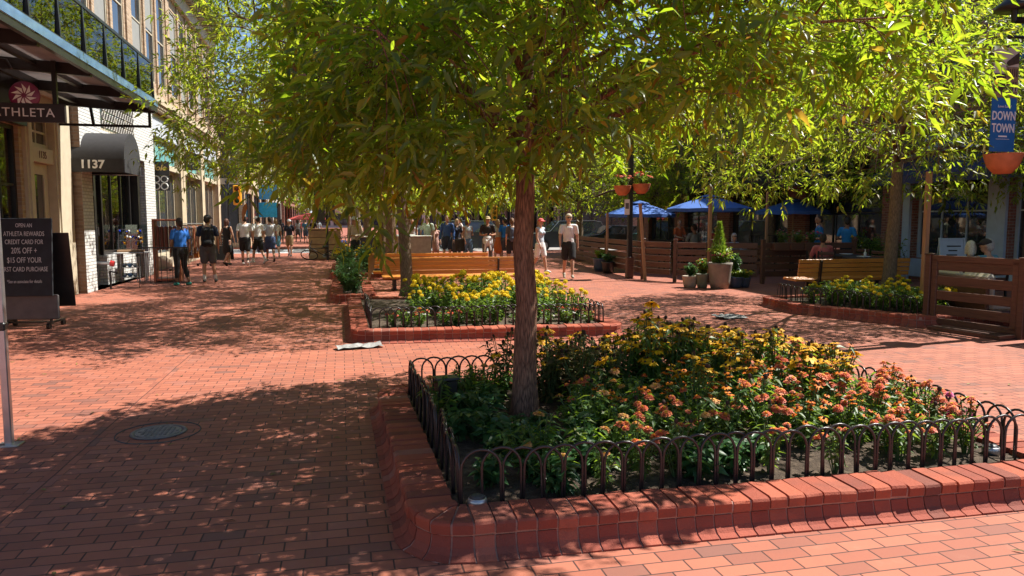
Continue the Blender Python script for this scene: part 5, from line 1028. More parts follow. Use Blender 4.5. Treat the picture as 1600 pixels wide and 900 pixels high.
for sx in (-.3,.3): m.beam((sx,-.02,.06),(sx,-.02,.16),.03,.03)
m.beam((-.34,-.22,.09),(-.34,.3,.09),.035,.03); m.beam((.34,-.22,.09),(.34,.3,.09),.035,.03); m.beam((-.34,0,.085),(.34,0,.085),.03,.025); m.build('trolley', MAT['black'], T)
for sx in (-.34,.34):
    for sy in (-.2,.28): m = MB(); m.tube([(sx-.02,sy,.045),(sx+.02,sy,.045)],.045,14); m.build('wheel', MAT['black'], T)
m = MB(); m.bevbox((0,0,0),(.6,.03,1.15),0,.006); bk = m.build('back_board', MAT['black'], T); bk.location = (.2,.28,.85); bk.rotation_euler = (R(8),0,R(4))
x, y = G(352,410); a_board('small chalk sandwich board with a pale wood frame behind the backpack man', x, y, R(-20), .55, .95, (), frame='pole_wood')
x, y = G(499,398); a_board('green chalk sandwich board beside the black poles up the mall', x, y, R(-5), .62, 1.05, (), frame='dkgrey')
x, y = at(1484,14.4); T = a_board('pale easel sign with a pinkish food photo in front of the pale blue windows', x, y, R(-8), .46, 1.15, (), mat='bluewhite', frame='bluewhite'); m = MB(); m.bevbox((0,-.014,-.1),(.3,.006,.5),0,.002); m.build('food_photo', M('pink_photo', (.32,.16,.15), .5, var=.6, scale=9), T.children[0])
for ch in T.children[0].children:
    if ch.name.startswith('lettering'): ch.data.materials[0] = MAT['board']
# red standpipe and handrail by the cream door
x, y = G(112,452); T = thing('standpipe', 'red capped standpipe fixed beside the cream door', 'standpipe', (AX+.3,y-.3,0)); m = MB(); m.tube([(-.24,0,.62),(0,0,.62),(.08,0,.6)],.04,10); m.build('pipe', MAT['steel'], T); m = MB(); m.tube([(.06,0,.62),(.14,0,.6)],.065,12); m.build('cap', M('red_enamel', (.5,.03,.03), .35), T); m = MB(); m.tube([(.02,.1,.0),(.02,.1,.42),(.25,-.2,.4)],.022,8); m.build('handrail', MAT['black'], T)
# jewellery table
x, y = G(192,440); T = thing('display_table', 'white folding table with a blue jewellery rack outside the white brick shop', 'table', (x,y,0), R(8)); m = MB(); m.bevbox((0,0,.76),(1.35,.55,.03),0,.01); m.build('table_top', MAT['white'], T)
for sx in (-.58,.0,.58):
    m = MB(); m.tube([(sx,-.2,0),(sx,-.2,.75)],.018,8); m.build('leg', MAT['steel'], T); m = MB(); m.tube([(sx,.2,0),(sx,.2,.75)],.018,8); m.build('leg', MAT['steel'], T)
c, s = math.cos(R(8)), math.sin(R(8)); q = thing('jewellery_rack', 'clear jewellery rack hung with blue and white pieces on the table', 'display rack', (x+.22*c,y+.22*s,.776), R(8)); m = MB(); m.bevbox((0,0,.03),(.62,.32,.06),0,.01); m.build('tray', MAT['pole_wood'], q); m = MB(); m.bb(-.5,.4,.1,.104,.06,.72); m.build('screen', MAT['clear'], q); m = MB(); rr = random.Random(2)
for sx in (-.28,.0,.28): m.beam((sx,.05,.06),(sx,.05,.62),.015,.015)
for z in (.3,.45,.6): m.beam((-.28,.05,z),(.28,.05,z),.012,.012)
m.build('stand', MAT['steel'], q); m = MB()
for k in range(30): sx = rr.uniform(-.27,.27); z = rr.choice((.28,.43,.58)); m.lathe([(0,-.05),(.022,-.03),(.028,0),(.005,.02)],(sx,.03,z-rr.uniform(0,.06)),8,rr.randrange(3))
m.build('trinkets', [M('cobalt_bead', (.02,.05,.5), .2), MAT['letter'], MAT['p_gold']], q)
q = thing('wire_stand', 'white wire stand with blue and silver bowls under the jewellery table', 'display rack', (x+.2,y-.05,0)); m = MB()
for sx in (-.2,.2): m.tube([(sx,-.1,0),(sx,-.1,.66)],.012,6); m.tube([(sx,.12,0),(sx,.12,.66)],.012,6)
for z in (.12,.38): m.bevbox((0,0,z),(.44,.26,.015),0,.003)
m.build('frame', MAT['letter'], q); m = MB()
for k, sx in enumerate((-.13,0,.13)):
    for z in (.128,.388): m.lathe([(.03,0),(.07,.05),(.06,.1),(.05,.1),(0,.03)],(sx,0,z),12,(k+int(z*10))%2)
m.build('bowls', [M('sky_glaze', (.12,.25,.5), .25), MAT['steel']], q)
# leather goods rack and garment rack
x, y = G(268,440); q = thing('leather_rack', 'tall wooden rack hung with brown leather bags by the black gate', 'display rack', (x-.1,y+.2,0), R(5)); m = MB(); m.bevbox((-.3,0,.82),(.06,.5,1.64),0,.01); m.bevbox((.3,0,.82),(.06,.5,1.64),0,.01); m.bevbox((0,0,1.62),(.66,.52,.05),0,.01); m.bevbox((0,0,.06),(.6,.5,.06),0,.01); m.build('frame', M('red_wood', (.36,.12,.06), .5), q); m = MB()
for k in range(5): m.bevbox((-.2+k*.1,-.12,1.15),(.07,.28,.62),0,.025)
m.build('bags', M('oxblood_leather', (.16,.04,.025), .4), q)
def rack(label, x, y, rz, L, seed):
    T = thing('garment_rack', label, 'garment rack', (x,y,0), rz); m = MB(); m.tube([(-L/2,0,.08),(-L/2,0,1.5),(L/2,0,1.5),(L/2,0,.08)],.018,8)
    for s in (-1,1): m.beam((s*L/2,-.25,.08),(s*L/2,.25,.08),.03,.03)
    m.build('rail', MAT['steel'], T); rr = random.Random(seed); cs = [(.30,.17,.09),(.16,.08,.05),(.38,.12,.06),(.1,.1,.14),(.42,.3,.2),(.2,.22,.2),(.5,.2,.05)]; n = int(L/.075)
    for s in (-1,1):
        for sy in (-.22,.22): w = MB(); w.tube([(s*L/2-.015,sy,.04),(s*L/2+.015,sy,.04)],.04,12); w.build('wheel', MAT['black'], T)
    mats = [M('garment_cloth', c_, .85, var=.25, scale=18) for c_ in cs]
    for i in range(n):
        g_ = MB(); xx = -L/2+.06+i*.075; ln = rr.uniform(.75,1.1); g_.bevbox((xx,0,1.42-ln/2),(.045,.42+rr.uniform(-.06,.06),ln),rr.gauss(0,.08),.02); g_.add([(xx-.022,-.22,1.36),(xx+.022,-.22,1.36),(xx,0,1.47),(xx-.022,.22,1.36),(xx+.022,.22,1.36)],[(0,1,2),(3,2,4),(0,2,3),(1,4,2)]); g_.build('garment', mats[rr.randrange(len(mats))], T)
x, y = G(312,420); rack('rolling rack of brown and rust garments outside the lolo shop', x-.3, y+.3, R(82), 2.6, 5)
x, y = G(252,450); railing('low black iron gate left of the leather rack', (x-.55,y+.3), (x+.55,y+.45), 0, .95)
# traffic signals at the cross street
def signal(label, px, py, Y, base=True, h=3.4):
    x, y, z = D(px,py,Y); T = thing('traffic_signal', label, 'traffic signal', (x,y,0)); m = MB(); m.tube([(-.45,0,0),(-.45,0,h)],.075,10); m.lathe([(.2,0),(.18,.25),(.09,.5)],(-.45,0,0),12); m.lathe([(.09,h),(.12,h+.1),(0,h+.22)],(-.45,0,0),10); m.build('post', M('blue_black_post', (.02,.03,.05), .4), T); hs = MB(); hs.bevbox((0,0,z),(.36,.3,.95),0,.03); b = hs.build('signal_head', M('signal_yellow', (.75,.36,.02), .45), T); m = MB()
    m.beam((-.45,0,z+.3),(0,0,z+.3),.06,.06); m.beam((-.45,0,z-.3),(0,0,z-.3),.06,.06); m.build('bracket', MAT['black'], T)
    for k in (-1,0,1):
        m = MB(); m.tube([(.0,-.15,z+k*.29),(0,-.3,z+k*.29+.02)],[.125,.13],12,cap=False); m.build('visor', b.data.materials[0], b); m = MB(); m.ell((0,-.15,z+k*.29),(.1,.03,.1),12,6); m.build('lens', M('dim_lens', [(.02,.12,.05),(.2,.12,.01),(.25,.02,.02)][k+1], .2), b)
signal('yellow traffic signal on a dark post at the left of the cross street', 371, 305, 36); signal('higher yellow traffic signal on the far side of the cross street', 367, 249, 45, h=5.2); signal('yellow traffic signal deep in the trees across the street', 772, 333, 47, h=3.2)
# blue street banners far up the mall
for i, (py, lab) in enumerate(((300,'upper pale blue street banner behind the white shirted men'),(328,'lower bright blue street banner behind the white shirted men'))):
    x, y, z = D(419,py,50); q = thing('street_banner', lab, 'banner', (x,y,z)); m = MB(); m.bevbox((0,0,0),(1.2,.05,1.0),0,.01); m.build('cloth', [M('sky_banner', (.06,.35,.72), .6), M('cyan_banner', (.02,.42,.8), .6)][i], q); m = MB(); m.beam((.62,0,-3.5 if i else -.5),(.62,0,.6),.08,.08); m.build('pole', MAT['black'], q)
# planter wall boxes and black poles by the bicycle
x, y = at(480,31); q = thing('kiosk', 'tan timber kiosk box behind the green sandwich board', 'kiosk', (D(508,380,31)[0],D(508,380,31)[1],0)); m = MB()
for k in range(4): m.bevbox((0,0,.16+k*.3),(1.3,.8,.28),0,.01)
m.build('boarding', M('tan_boards', (.45,.30,.17), .7), q); m = MB(); m.bevbox((0,0,1.25),(1.4,.9,.06),0,.01); m.build('top', MAT['pole_wood'], q)
x, y, _ = D(512,400,30); q = thing('information_post', 'black information panel on a post up the mall', 'sign', (x,y,0)); m = MB(); m.beam((0,0,0),(0,0,3.2),.1,.1); m.build('post', MAT['black'], q); m = MB(); m.bevbox((-.28,0,2.25),(.42,.06,1.3),0,.01); m.bevbox((.2,0,2.25),(.25,.06,1.3),0,.01); m.build('panel', MAT['dkgrey'], q)
def bicycle(label, px, py, Y, rz, tilt, col, loc=None):
    x, y = loc or G(px,py); T = thing('bicycle', label, 'bicycle', (x,y,0), 0); T.rotation_euler = (tilt,0,rz); fm = M('bike_frame', col, .35)
    for wx in (-.5,.5):
        m = MB(); m.tube([(wx+.33*math.cos(2*PI*k/20),0,.34+.33*math.sin(2*PI*k/20)) for k in range(21)],.022,6,cap=False); w = m.build('wheel', MAT['black'], T, True); m = MB()
        for k in range(8): a = PI*k/8; m.beam((wx-.32*math.cos(a),0,.34-.32*math.sin(a)),(wx+.32*math.cos(a),0,.34+.32*math.sin(a)),.005,.005)
        m.build('spokes', MAT['steel'], w)
    m = MB(); A,B,C,Dp,E = (-.5,0,.34),(-.12,0,.3),(-.22,0,.82),(.36,0,.8),(.5,0,.34)
    for p,q in ((A,B),(A,C),(B,C),(B,Dp),(C,Dp),(Dp,E)): m.tube([p,q],.018,6)
    m.build('frame', fm, T); m = MB(); m.bevbox((-.25,0,.92),(.26,.12,.05),0,.02); m.tube([(-.22,0,.8),(-.24,0,.9)],.014,6); m.build('saddle', MAT['black'], T); m = MB(); m.tube([(.36,0,.8),(.34,0,.98)],.016,6); m.tube([(.3,-.25,1.0),(.36,0,.98),(.3,.25,1.0)],.014,6); m.build('handlebar', MAT['black'], T); m = MB(); m.tube([(-.12,-.1,.2),(-.12,.1,.4)],.012,6); m.lathe([(.09,-.01),(.09,.01)],(-.12,0,.3),12); m.build('pedals', MAT['steel'], T)
bicycle('black bicycle leaning low beside the planter of dark shrubs', 505, 406, 29, R(170), R(-52), (.02,.02,.02)); bicycle('blue bicycle parked behind the man in the beige jacket', 0, 0, 31, R(75), R(-6), (.03,.12,.5), D(540,400,30)[:2]); bicycle('white bicycle parked beside the blue bicycle', 0, 0, 32, R(80), R(-6), (.7,.7,.7), D(528,400,32)[:2])
# parked vehicles on the cross street
def car(label, x, y, rz, col, kind='sedan'):
    T = thing('parked_car', label, 'car', (x,y,-.1), rz, 'vehicles on the cross street'); h, L, W = {'sedan':(1.45,4.5,1.78),'van':(1.95,5.0,1.95),'suv':(1.72,4.6,1.86)}[kind]; k = {'sedan':[(-2.25,.42),(-2.2,.85),(-1.75,1.0),(-1.15,1.42),(.35,1.45),(1.05,1.0),(2.05,.84),(2.25,.55),(2.22,.34)],'suv':[(-2.3,.45),(-2.28,1.05),(-2.05,1.66),(-1.6,1.72),(.45,1.7),(1.05,1.12),(2.1,.98),(2.3,.65),(2.26,.36)],'van':[(-2.5,.4),(-2.5,1.0),(-2.42,1.85),(-2.2,1.95),(1.2,1.95),(1.75,1.25),(2.4,1.05),(2.5,.7),(2.48,.36)]}[kind]
    pts = k+[(k[-1][0]-.1,.24),(k[0][0]+.1,.24)]; body = MB(); n = len(pts); secs = ((-W/2,.93,.0),(-W/2+.05,1.0,0),(W/2-.05,1.0,0),(W/2,.93,0)); vs = []
    for yy_, sc, _ in secs:
        for a, z in pts: tum = max(0,(z-1.0))*.28; yy2 = yy_-(tum if yy_ > 0 else -tum); vs.append((a*(.985 if sc < 1 else 1), yy2, .24+(z-.24)*(.985 if sc < 1 else 1)))
    fs = [(s*n+i,s*n+(i+1)%n,(s+1)*n+(i+1)%n,(s+1)*n+i) for s in range(3) for i in range(n)]+[tuple(range(n-1,-1,-1)),tuple(range(3*n,4*n))]; body.add(vs, fs); b = body.build('body', M('car_paint', col, .25, .1, var=.03, coat=.8), T, False); smooth_angle(b, 40)
    for sy in (-1,1):
        roof = [p for p in k if p[1] > 1.2]; x0, x1 = roof[0][0], roof[-1][0]; zt = h-.1; zl = {'sedan':.98,'suv':1.1,'van':1.15}[kind]; ya = sy*(W/2-.012*1); g_ = MB(); fx = {'sedan':.6,'suv':.5,'van':.42}[kind]
        for a0, a1 in ((x0+.08-.0,(x0+x1)/2-.04),((x0+x1)/2+.04,x1+.05)):
            P = [(a0-.2 if a0 == x0+.08 else a0,zl),(a1+(.45 if a1 > x1 else 0),zl),(a1,zt),(a0,zt)]; g_.add([(a,sy*(W/2-max(0,z-1.0)*.28+.006)*.998,z) for a,z in P], [(0,1,2,3)])
        g_.build('side_windows', MAT['glass'], T)
        for wx in (-1.38,1.4):
            m = MB(); m.tube([(wx,sy*(W/2-.2),.33),(wx,sy*(W/2+.01),.33)],.33,20); w = m.build('wheel', MAT['black'], T); m = MB(); m.tube([(wx,sy*(W/2+.0),.33),(wx,sy*(W/2+.02),.33)],.2,14); m.build('rim', MAT['steel'], w)
        m = MB(); m.bevbox((2.2 if kind!='van' else 2.44,sy*.62,.74),(.12,.34,.14),0,.03); m.build('headlight', MAT['frost'], T); m = MB(); m.bevbox((k[1][0]+.03,sy*.7,.86),(.1,.24,.18),0,.02); m.build('tail_light', M('tail_red', (.5,.03,.02), .25), T)
    i = [j for j in range(len(k)-1) if k[j][1] > 1.2 and k[j+1][1] < 1.3][-1]; (a0,z0),(a1,z1) = k[i],k[i+1]; m = MB(); m.add([(a0+.05,-W/2+.3,z0-.03),(a0+.05,W/2-.3,z0-.03),(a1,W/2-.14,z1+.02),(a1,-W/2+.14,z1+.02)],[(0,1,2,3)]); m.v = [(a+.012,b_,z+.012) for a,b_,z in m.v]; m.build('windscreen', MAT['glass'], T)
    j = 1 if kind == 'van' else (2 if kind == 'sedan' else 1); (a0,z0),(a1,z1) = k[j],k[j+1]; m = MB(); m.add([(a0-.012,-W/2+.16,z0+.05),(a0-.012,W/2-.16,z0+.05),(a1-.012,W/2-.26,z1-.03),(a1-.012,-W/2+.26,z1-.03)],[(0,1,2,3)]); m.build('rear_window', MAT['glass'], T)
    return T
for px, Y, rz, col, kd, lab in ((750,40.5,0,(.05,.06,.08),'suv','dark grey car crossing behind the man in the black shirt'),(958,40.5,PI,(.03,.05,.06),'sedan','dark sedan with red tail lights beside the terrace fence'),(1030,41,PI,(.05,.16,.17),'suv','dark teal car behind the black lamp post'),(690,41.5,0,(.05,.06,.09),'sedan','dark blue car behind the strollers'),(880,42.5,PI,(.07,.075,.085),'suv','dark grey car parked beyond the slim tree')):
    x, y = at(px,Y); car(lab, x, y, rz, col, kd)
# stray crowd control: sale stands between the strollers
for px, Y, lab, c_ in ((623,30,'tan sale stand under the trees behind the benches',(.45,.3,.17)),(648,28,'grey and tan sale stand left of the pale green shirt',(.38,.33,.3)),(583,27,'dark market stand between the pale trunks',(.06,.07,.1))):
    x, y = at(px,Y); q = thing('market_stand', lab, 'stand', (x,y,0)); m = MB(); m.bevbox((0,0,.5),(1.2,.6,1.0),0,.02); m.build('counter', M('stand_board', c_, .7), q); m = MB(); m.bevbox((0,0,1.02),(1.3,.7,.04),0,.01); m.build('top', MAT['white'], q)

# fallen leaves scattered on the paving
rg = np.random.default_rng(12); n = 260; fx = rg.uniform(-4.5,6.5,n); fy = rg.uniform(2.2,13,n); ok = ~((fx>.1)&(fx<4.5)&(fy>3.1)&(fy<6.6)); fx, fy = fx[ok], fy[ok]; n = len(fx)
P = np.stack([fx,fy,np.full(n,.006)],1); a_ = rg.uniform(0,6.28,n); Dv = np.stack([np.cos(a_),np.sin(a_),np.full(n,.08)],1); N = nrm(np.array([0,0,1.0])+rg.normal(0,.2,(n,3)))
me = leaf_mesh('fallen_leaves', P, Dv, N, rg.uniform(.035,.075,n), rg.uniform(.012,.022,n), leaf_mat('fallen_leaf', [(0,(.20,.13,.04)),(.5,(.26,.2,.05)),(1,(.14,.08,.04))], [(0,(.2,.15,.04)),(1,(.2,.15,.04))], .1, .7), .0, .12, 3)
o = bpy.data.objects.new('fallen_leaves', me); COL.objects.link(o); tag(o, 'small dry leaves scattered over the brick paving', 'leaves', None, 'stuff')
# ------------------------------------------------------------- people
SKIN = [M('skin', (.50,.28,.19), .5, var=.08), M('tan_skin', (.38,.19,.115), .5, var=.08), M('brown_skin', (.24,.115,.07), .5, var=.08)]
CL = {}
def cloth(c):
    c = tuple(c)
    if c not in CL: CL[c] = M('cloth', c, .85, var=.12, scale=9, bump=.15, bscale=40)
    return CL[c]
MAT['eye'] = M('dark_eye', (.02,.015,.012), .2); MAT['lip'] = M('lips', (.36,.12,.09), .5)
def remesh(mb, name, mat, parent, vox, smooth=4):
    o = mb.build(name, mat, parent, True); r = o.modifiers.new('remesh','REMESH'); r.mode = 'VOXEL'; r.voxel_size = vox; r.use_smooth_shade = True
    s = o.modifiers.new('smooth','SMOOTH'); s.iterations = smooth; s.factor = .5; return o
def person(label, x, y, head=0.0, h=1.75, pose='stand', female=False, shirt=(.7,.7,.68), sleeve='short', bottom='shorts', bcol=(.03,.03,.03), shoes=(.05,.05,.05), socks=None, hair='short', hcol=(.03,.02,.015), hat=None, hatcol=(.7,.7,.68), skin=0, build=1.0, vox=.014, arms=None, swing=1.0, glasses=False, seat=.46, z0=0.0, look=0.0, shirt_long=0.0, legs=True):
    """head = heading in degrees: 0 walks away from the camera along the mall, 180 towards it"""
    T = thing('person', label, 'person', (x,y,z0), R(head)); k = h/1.75*1.0; sk = SKIN[skin]; b = build
    def P(x,y,z): return V(x*k*1.0,y*k,z*k)
    sw = .165 if female else .19; hw = .095 if female else .09; sit = pose == 'sit'; dz = (seat-.9*k+.0) if sit else 0
    pel = P(0,0,.94); che = P(0,.0,1.27); nk = P(0,-.005,1.46); hd = P(0,.02,1.625)
    hips = [P(-hw,0,.90),P(hw,0,.90)]; 
    if sit: kn = [P(-.1,.43,.90),P(.1,.43,.90)]; an = [P(-.1,.42,.46),P(.1,.42,.46)]
    elif pose == 'walk':
        a = .40*swing; kn = [P(-hw,.41*math.sin(a),.90-.41*math.cos(a)),P(hw,-.41*math.sin(a)*.6,.90-.41*math.cos(a*.6))]; an = [kn[0]+P(0,.08,-.40),kn[1]+P(0,-.24,-.335)]
    else:
        kn = [P(-hw-.012,.015,.49),P(hw+.02,.03,.49)]; an = [P(-hw-.02,-.02,.085),P(hw+.04,.0,.085)]
    sh = [P(-sw,0,1.415),P(sw,0,1.415)]; arms = arms or ('swing' if pose == 'walk' else 'down'); el=[];wr=[];hdv=[]
    for i, s in ((0,-1),(1,1)):
        m = arms if isinstance(arms,str) else arms[i]
        if m == 'down': e = P(s*(sw+.055),-.03,1.12); w = P(s*(sw+.05),.05,.87); d = P(0,.02,-1)
        elif m == 'swing': q = (1 if i else -1)*.35*swing; e = P(s*(sw+.05),.30*math.sin(q)-.02,1.415-.29); w = e+P(0,.24*math.sin(q+.12),-.24*math.cos(q+.12)); d = (w-e)/k
        elif m == 'bent': e = P(s*(sw+.06),-.04,1.13); w = P(s*(sw*.55),.21,1.12); d = P(-s*.5,.6,.15)
        elif m == 'table': e = P(s*(sw+.06),.1,1.14); w = P(s*(sw*.7),.32,1.10); d = P(-s*.3,.8,0)
        elif m == 'up': e = P(s*(sw+.06),.06,1.14); w = P(s*(sw*.5),.16,1.36); d = P(-s*.3,.3,.6)
        el.append(e); wr.append(w); hdv.append(d.normalized())
    vr = random.Random(int(abs(x)*977+abs(y)*331)); look = look or vr.uniform(-32,32)
    if not sit and pose != 'walk':
        for q_ in (kn,an): q_[0].y += vr.uniform(-.03,.05); q_[1].y += vr.uniform(-.05,.06)
        kn[0].y += vr.uniform(0,.03); an[1].x += vr.uniform(0,.05)
    for q_ in (0,1): el[q_].y += vr.uniform(-.03,.03); wr[q_].y += vr.uniform(-.03,.06); wr[q_].x += (1 if q_ else -1)*vr.uniform(-.02,.04)
    def turn(mb, done=False):
        Mz = Matrix.Rotation(R(look),3,'Z')
        mb.v = [tuple(Mz @ Vector(p)) if p[2]-(dz if done else 0) > nk.z+.02*k else tuple(p) for p in mb.v]; return mb
    A = MB(); N = 10
    A.ell(hd,(.073*k,.092*k,.112*k),14,10); A.ell(hd+P(0,.022,-.062),(.054*k,.066*k,.055*k),12,8); A.ell(hd+P(0,.098,-.012),(.014*k,.02*k,.024*k),8,6)
    for s in (-1,1): A.ell(hd+P(s*.076,-.005,-.005),(.012*k,.022*k,.032*k),8,6)
    A.cap(nk+P(0,0,-.06),hd+P(0,-.015,-.05),.056*k,.05*k,N); A.cap(pel,P(0,-.005,1.12),.125*k*b,.115*k*b,12,.72,(0,1,0)); A.cap(P(0,-.005,1.1),P(0,-.01,1.34),.125*k*b,.145*k*b,12,.70,(0,1,0)); A.cap(sh[0]+P(sw*.1,0,0),sh[1]-P(sw*.1,0,0),.052*k,.052*k,N)
    if female: A.ell(che+P(-.065,.085,.02),(.06*k,.05*k,.06*k),10,7); A.ell(che+P(.065,.085,.02),(.06*k,.05*k,.06*k),10,7)
    for i in (0,1):
        A.cap(sh[i],el[i],.05*k*b,.038*k*b,N); A.cap(el[i],wr[i],.037*k*b,.025*k*b,N); d = hdv[i]; side = d.cross(V(0,1,0) if abs(d.y) < .8 else V(0,0,1)).normalized(); 
        if arms in ('down','swing'): side = V(0,1,0)
        ps = wr[i]+d*.05*k; A.cap(wr[i],ps,.026*k,.032*k,8,.6,d.cross(side)); pe = wr[i]+d*.085*k; curl = d.cross(side)*(1 if i else -1)*.25
        for f, (o, ln) in enumerate(((-.024,.062),(-.008,.075),(.008,.07),(.024,.055))): f0 = pe+side*o*k; f1 = f0+(d+curl*.6)*ln*.55*k; A.cap(f0-d*.02*k,f1,.009*k,.0085*k,6); A.cap(f1,f1+(d*.7+curl*2)*ln*.45*k,.0085*k,.007*k,6)
        A.cap(wr[i]+d*.03*k+side*.02*k,wr[i]+d*.075*k+side*.05*k,.011*k,.009*k,6)
        if legs: A.cap(hips[i],kn[i],.088*k*b,.056*k,N); A.cap(kn[i],kn[i].lerp(an[i],.35)+(an[i]-kn[i]).normalized().cross(V(1,0,0))*.0,.053*k,.056*k,N); A.cap(kn[i].lerp(an[i],.3),an[i],.055*k,.036*k,N)
        fd = V(0,1,0)
        if pose == 'walk' and i == 1: fd = V(0,.8,-.6)
        if legs: A.cap(an[i]+V(0,-.03*k,-.02*k),an[i]+fd*.15*k+V(0,0,-.055*k),.036*k,.028*k,8)
    turn(A)
    if sit: A.v = [(a,b_,c+dz) for a,b_,c in A.v]
    body = remesh(A, 'body', sk, T, vox, 2)
    off = V(0,0,dz)
    def put_(mb, name, mat, v=None, sm=4):
        mb.v = [(a,b_,c+dz) for a,b_,c in mb.v]; return remesh(mb, name, mat, T, v or vox, sm)
    # face
    if vox <= .016:
        for s in (-1,1): m = MB(); m.ell(hd+P(s*.03,.083,.012)+off,(.011*k,.008*k,.008*k),8,6); turn(m,True); m.build('eye', MAT['eye'], T, True)
        m = MB(); m.ell(hd+P(0,.089,-.06)+off,(.022*k,.008*k,.007*k),8,5); turn(m,True); m.build('mouth', MAT['lip'], T, True)
    # shirt
    g = .014*k; S = MB(); zl = .93-shirt_long; S.cap(P(0,0,zl+.06),P(0,-.005,1.12),.135*k*b+g,.120*k*b+g,14,.76,(0,1,0)); S.cap(P(0,-.005,1.1),P(0,-.01,1.31),.126*k*b+g,.146*k*b+g,14,.72,(0,1,0)); S.cap(sh[0]+P(sw*.1,0,.0),sh[1]-P(sw*.1,0,.0),.054*k+g*.4,.054*k+g*.4,N); S.cap(P(0,0,1.40),nk+P(0,0,-.03),.085*k,.06*k,N)
    if female: S.ell(che+P(-.065,.085,.02),(.066*k,.06*k,.066*k),10,7); S.ell(che+P(.065,.085,.02),(.066*k,.06*k,.066*k),10,7)
    for i in (0,1):
        if sleeve == 'short': S.cap(sh[i]+P(0,0,-.012),sh[i].lerp(el[i],.62),.049*k*b+g*.5,.05*k*b+g*.7,N)
        elif sleeve == 'long': S.cap(sh[i]+P(0,0,-.01),el[i],.049*k*b+g*.5,.043*k*b+g*.6,N); S.cap(el[i],el[i].lerp(wr[i],.92),.044*k*b+g*.6,.033*k+g*.5,N)
    put_(S, 'shirt', cloth(shirt))
    B_ = MB()
    if legs:
        if bottom in ('shorts','trousers','capri'):
            B_.cap(pel+P(0,0,.05),pel+P(0,0,-.06),.13*k*b+g*.6,.135*k*b+g*.6,14,.8,(0,1,0))
            for i in (0,1):
                if bottom == 'shorts': B_.cap(hips[i],hips[i].lerp(kn[i],.8),.093*k*b+g,.082*k*b+g,12)
                else:
                    e_ = .97 if bottom == 'trousers' else .62; B_.cap(hips[i],kn[i],.092*k*b+g*.5,.060*k+g*.7,12); B_.cap(kn[i],kn[i].lerp(an[i],e_),.060*k+g*.7,.045*k+g,12)
        elif bottom == 'skirt':
            B_.cap(pel+P(0,0,.06),P(0,0,.72),.13*k*b+g,.17*k*b+g,14,.82,(0,1,0)); B_.cap(P(0,0,.72),P(0,0,.55),.17*k*b+g,.17*k*b+g,14,.82,(0,1,0))
        put_(B_, 'trousers' if bottom in ('trousers','capri') else bottom, cloth(bcol))
        for i in (0,1):
            fd = V(0,1,0) if not (pose == 'walk' and i == 1) else V(0,.8,-.6); m = MB(); m.cap(an[i]+V(0,-.045*k,-.035*k),an[i]+fd*.07*k+V(0,0,-.035*k),.042*k,.046*k,10); m.cap(an[i]+fd*.06*k+V(0,0,-.045*k),an[i]+fd*.165*k+V(0,0,-.055*k),.045*k,.032*k,10); put_(m, 'shoe', cloth(shoes), None, 2)
            if socks: m = MB(); m.cap(an[i]+V(0,0,-.02*k),an[i].lerp(kn[i],.25),.042*k,.047*k,10); put_(m, 'sock', cloth(socks), None, 1)
    # hair, hat
    hm = M('hair', hcol, .7, var=.3, scale=60) if hair else None
    if hair:
        m = MB(); m.ell(hd+P(0,-.016,.028),(.083*k,.098*k,.102*k),14,9); m.ell(hd+P(0,-.05,-.015),(.076*k,.068*k,.085*k),12,8)
        if hair == 'long': m.cap(hd+P(0,-.06,0),hd+P(0,-.085,-.2),.078*k,.06*k,12); m.cap(hd+P(-.065,-.02,0),hd+P(-.07,-.02,-.16),.03*k,.025*k,8); m.cap(hd+P(.065,-.02,0),hd+P(.07,-.02,-.16),.03*k,.025*k,8)
        if hair == 'bob': m.cap(hd+P(-.06,-.02,0),hd+P(-.065,-.01,-.1),.038*k,.03*k,8); m.cap(hd+P(.06,-.02,0),hd+P(.065,-.01,-.1),.038*k,.03*k,8); m.cap(hd+P(0,-.06,0),hd+P(0,-.065,-.1),.07*k,.06*k,10)
        if hair == 'tail': m.ell(hd+P(0,-.115,.03),(.03*k,.03*k,.03*k),8,6); m.cap(hd+P(0,-.13,.02),hd+P(0,-.13,-.17),.034*k,.018*k,10)
        # keep the face clear
        m.v = [(a,min(c,hd.y+.055*k) if z > hd.z+.02*k else min(c,hd.y+.02*k),z) for a,c,z in m.v]; turn(m); put_(m, 'hair', hm, min(vox,.013), 2)
    if hat:
        m = MB(); c_ = hd+P(0,.0,.05)
        if hat == 'cap': m.ell(c_,(.09*k,.108*k,.078*k),14,8); m.cap(c_+P(-.045,.09,-.012),c_+P(.045,.09,-.012),.05*k,.05*k,10,.22,(0,0,1)); m.cap(c_+P(-.03,.135,-.02),c_+P(.03,.135,-.02),.045*k,.045*k,10,.22,(0,0,1))
        elif hat == 'backcap': m.ell(c_,(.09*k,.108*k,.08*k),14,8); m.cap(c_+P(-.04,-.11,-.012),c_+P(.04,-.11,-.012),.05*k,.05*k,10,.22,(0,0,1))
        elif hat == 'brim': m.ell(c_+P(0,0,.02),(.09*k,.105*k,.085*k),14,8); m.lathe([(.0,-.012),(.19*k,-.012),(.19*k,.004),(0,.004)],tuple(c_+P(0,0,-.0)),20)
        turn(m); put_(m, 'hat', cloth(hatcol), min(vox,.011), 2)
    if glasses: m = MB(); m.cap(hd+P(-.04,.092,.014)+off,hd+P(.04,.092,.014)+off,.017*k,.017*k,8,.5,(0,1,0)); m.cap(hd+P(-.07,.06,.018)+off,hd+P(-.076,-.0,.012)+off,.006,.006,5); m.cap(hd+P(.07,.06,.018)+off,hd+P(.076,-.0,.012)+off,.006,.006,5); turn(m,True); m.build('sunglasses', MAT['black'], T, True)
    return T
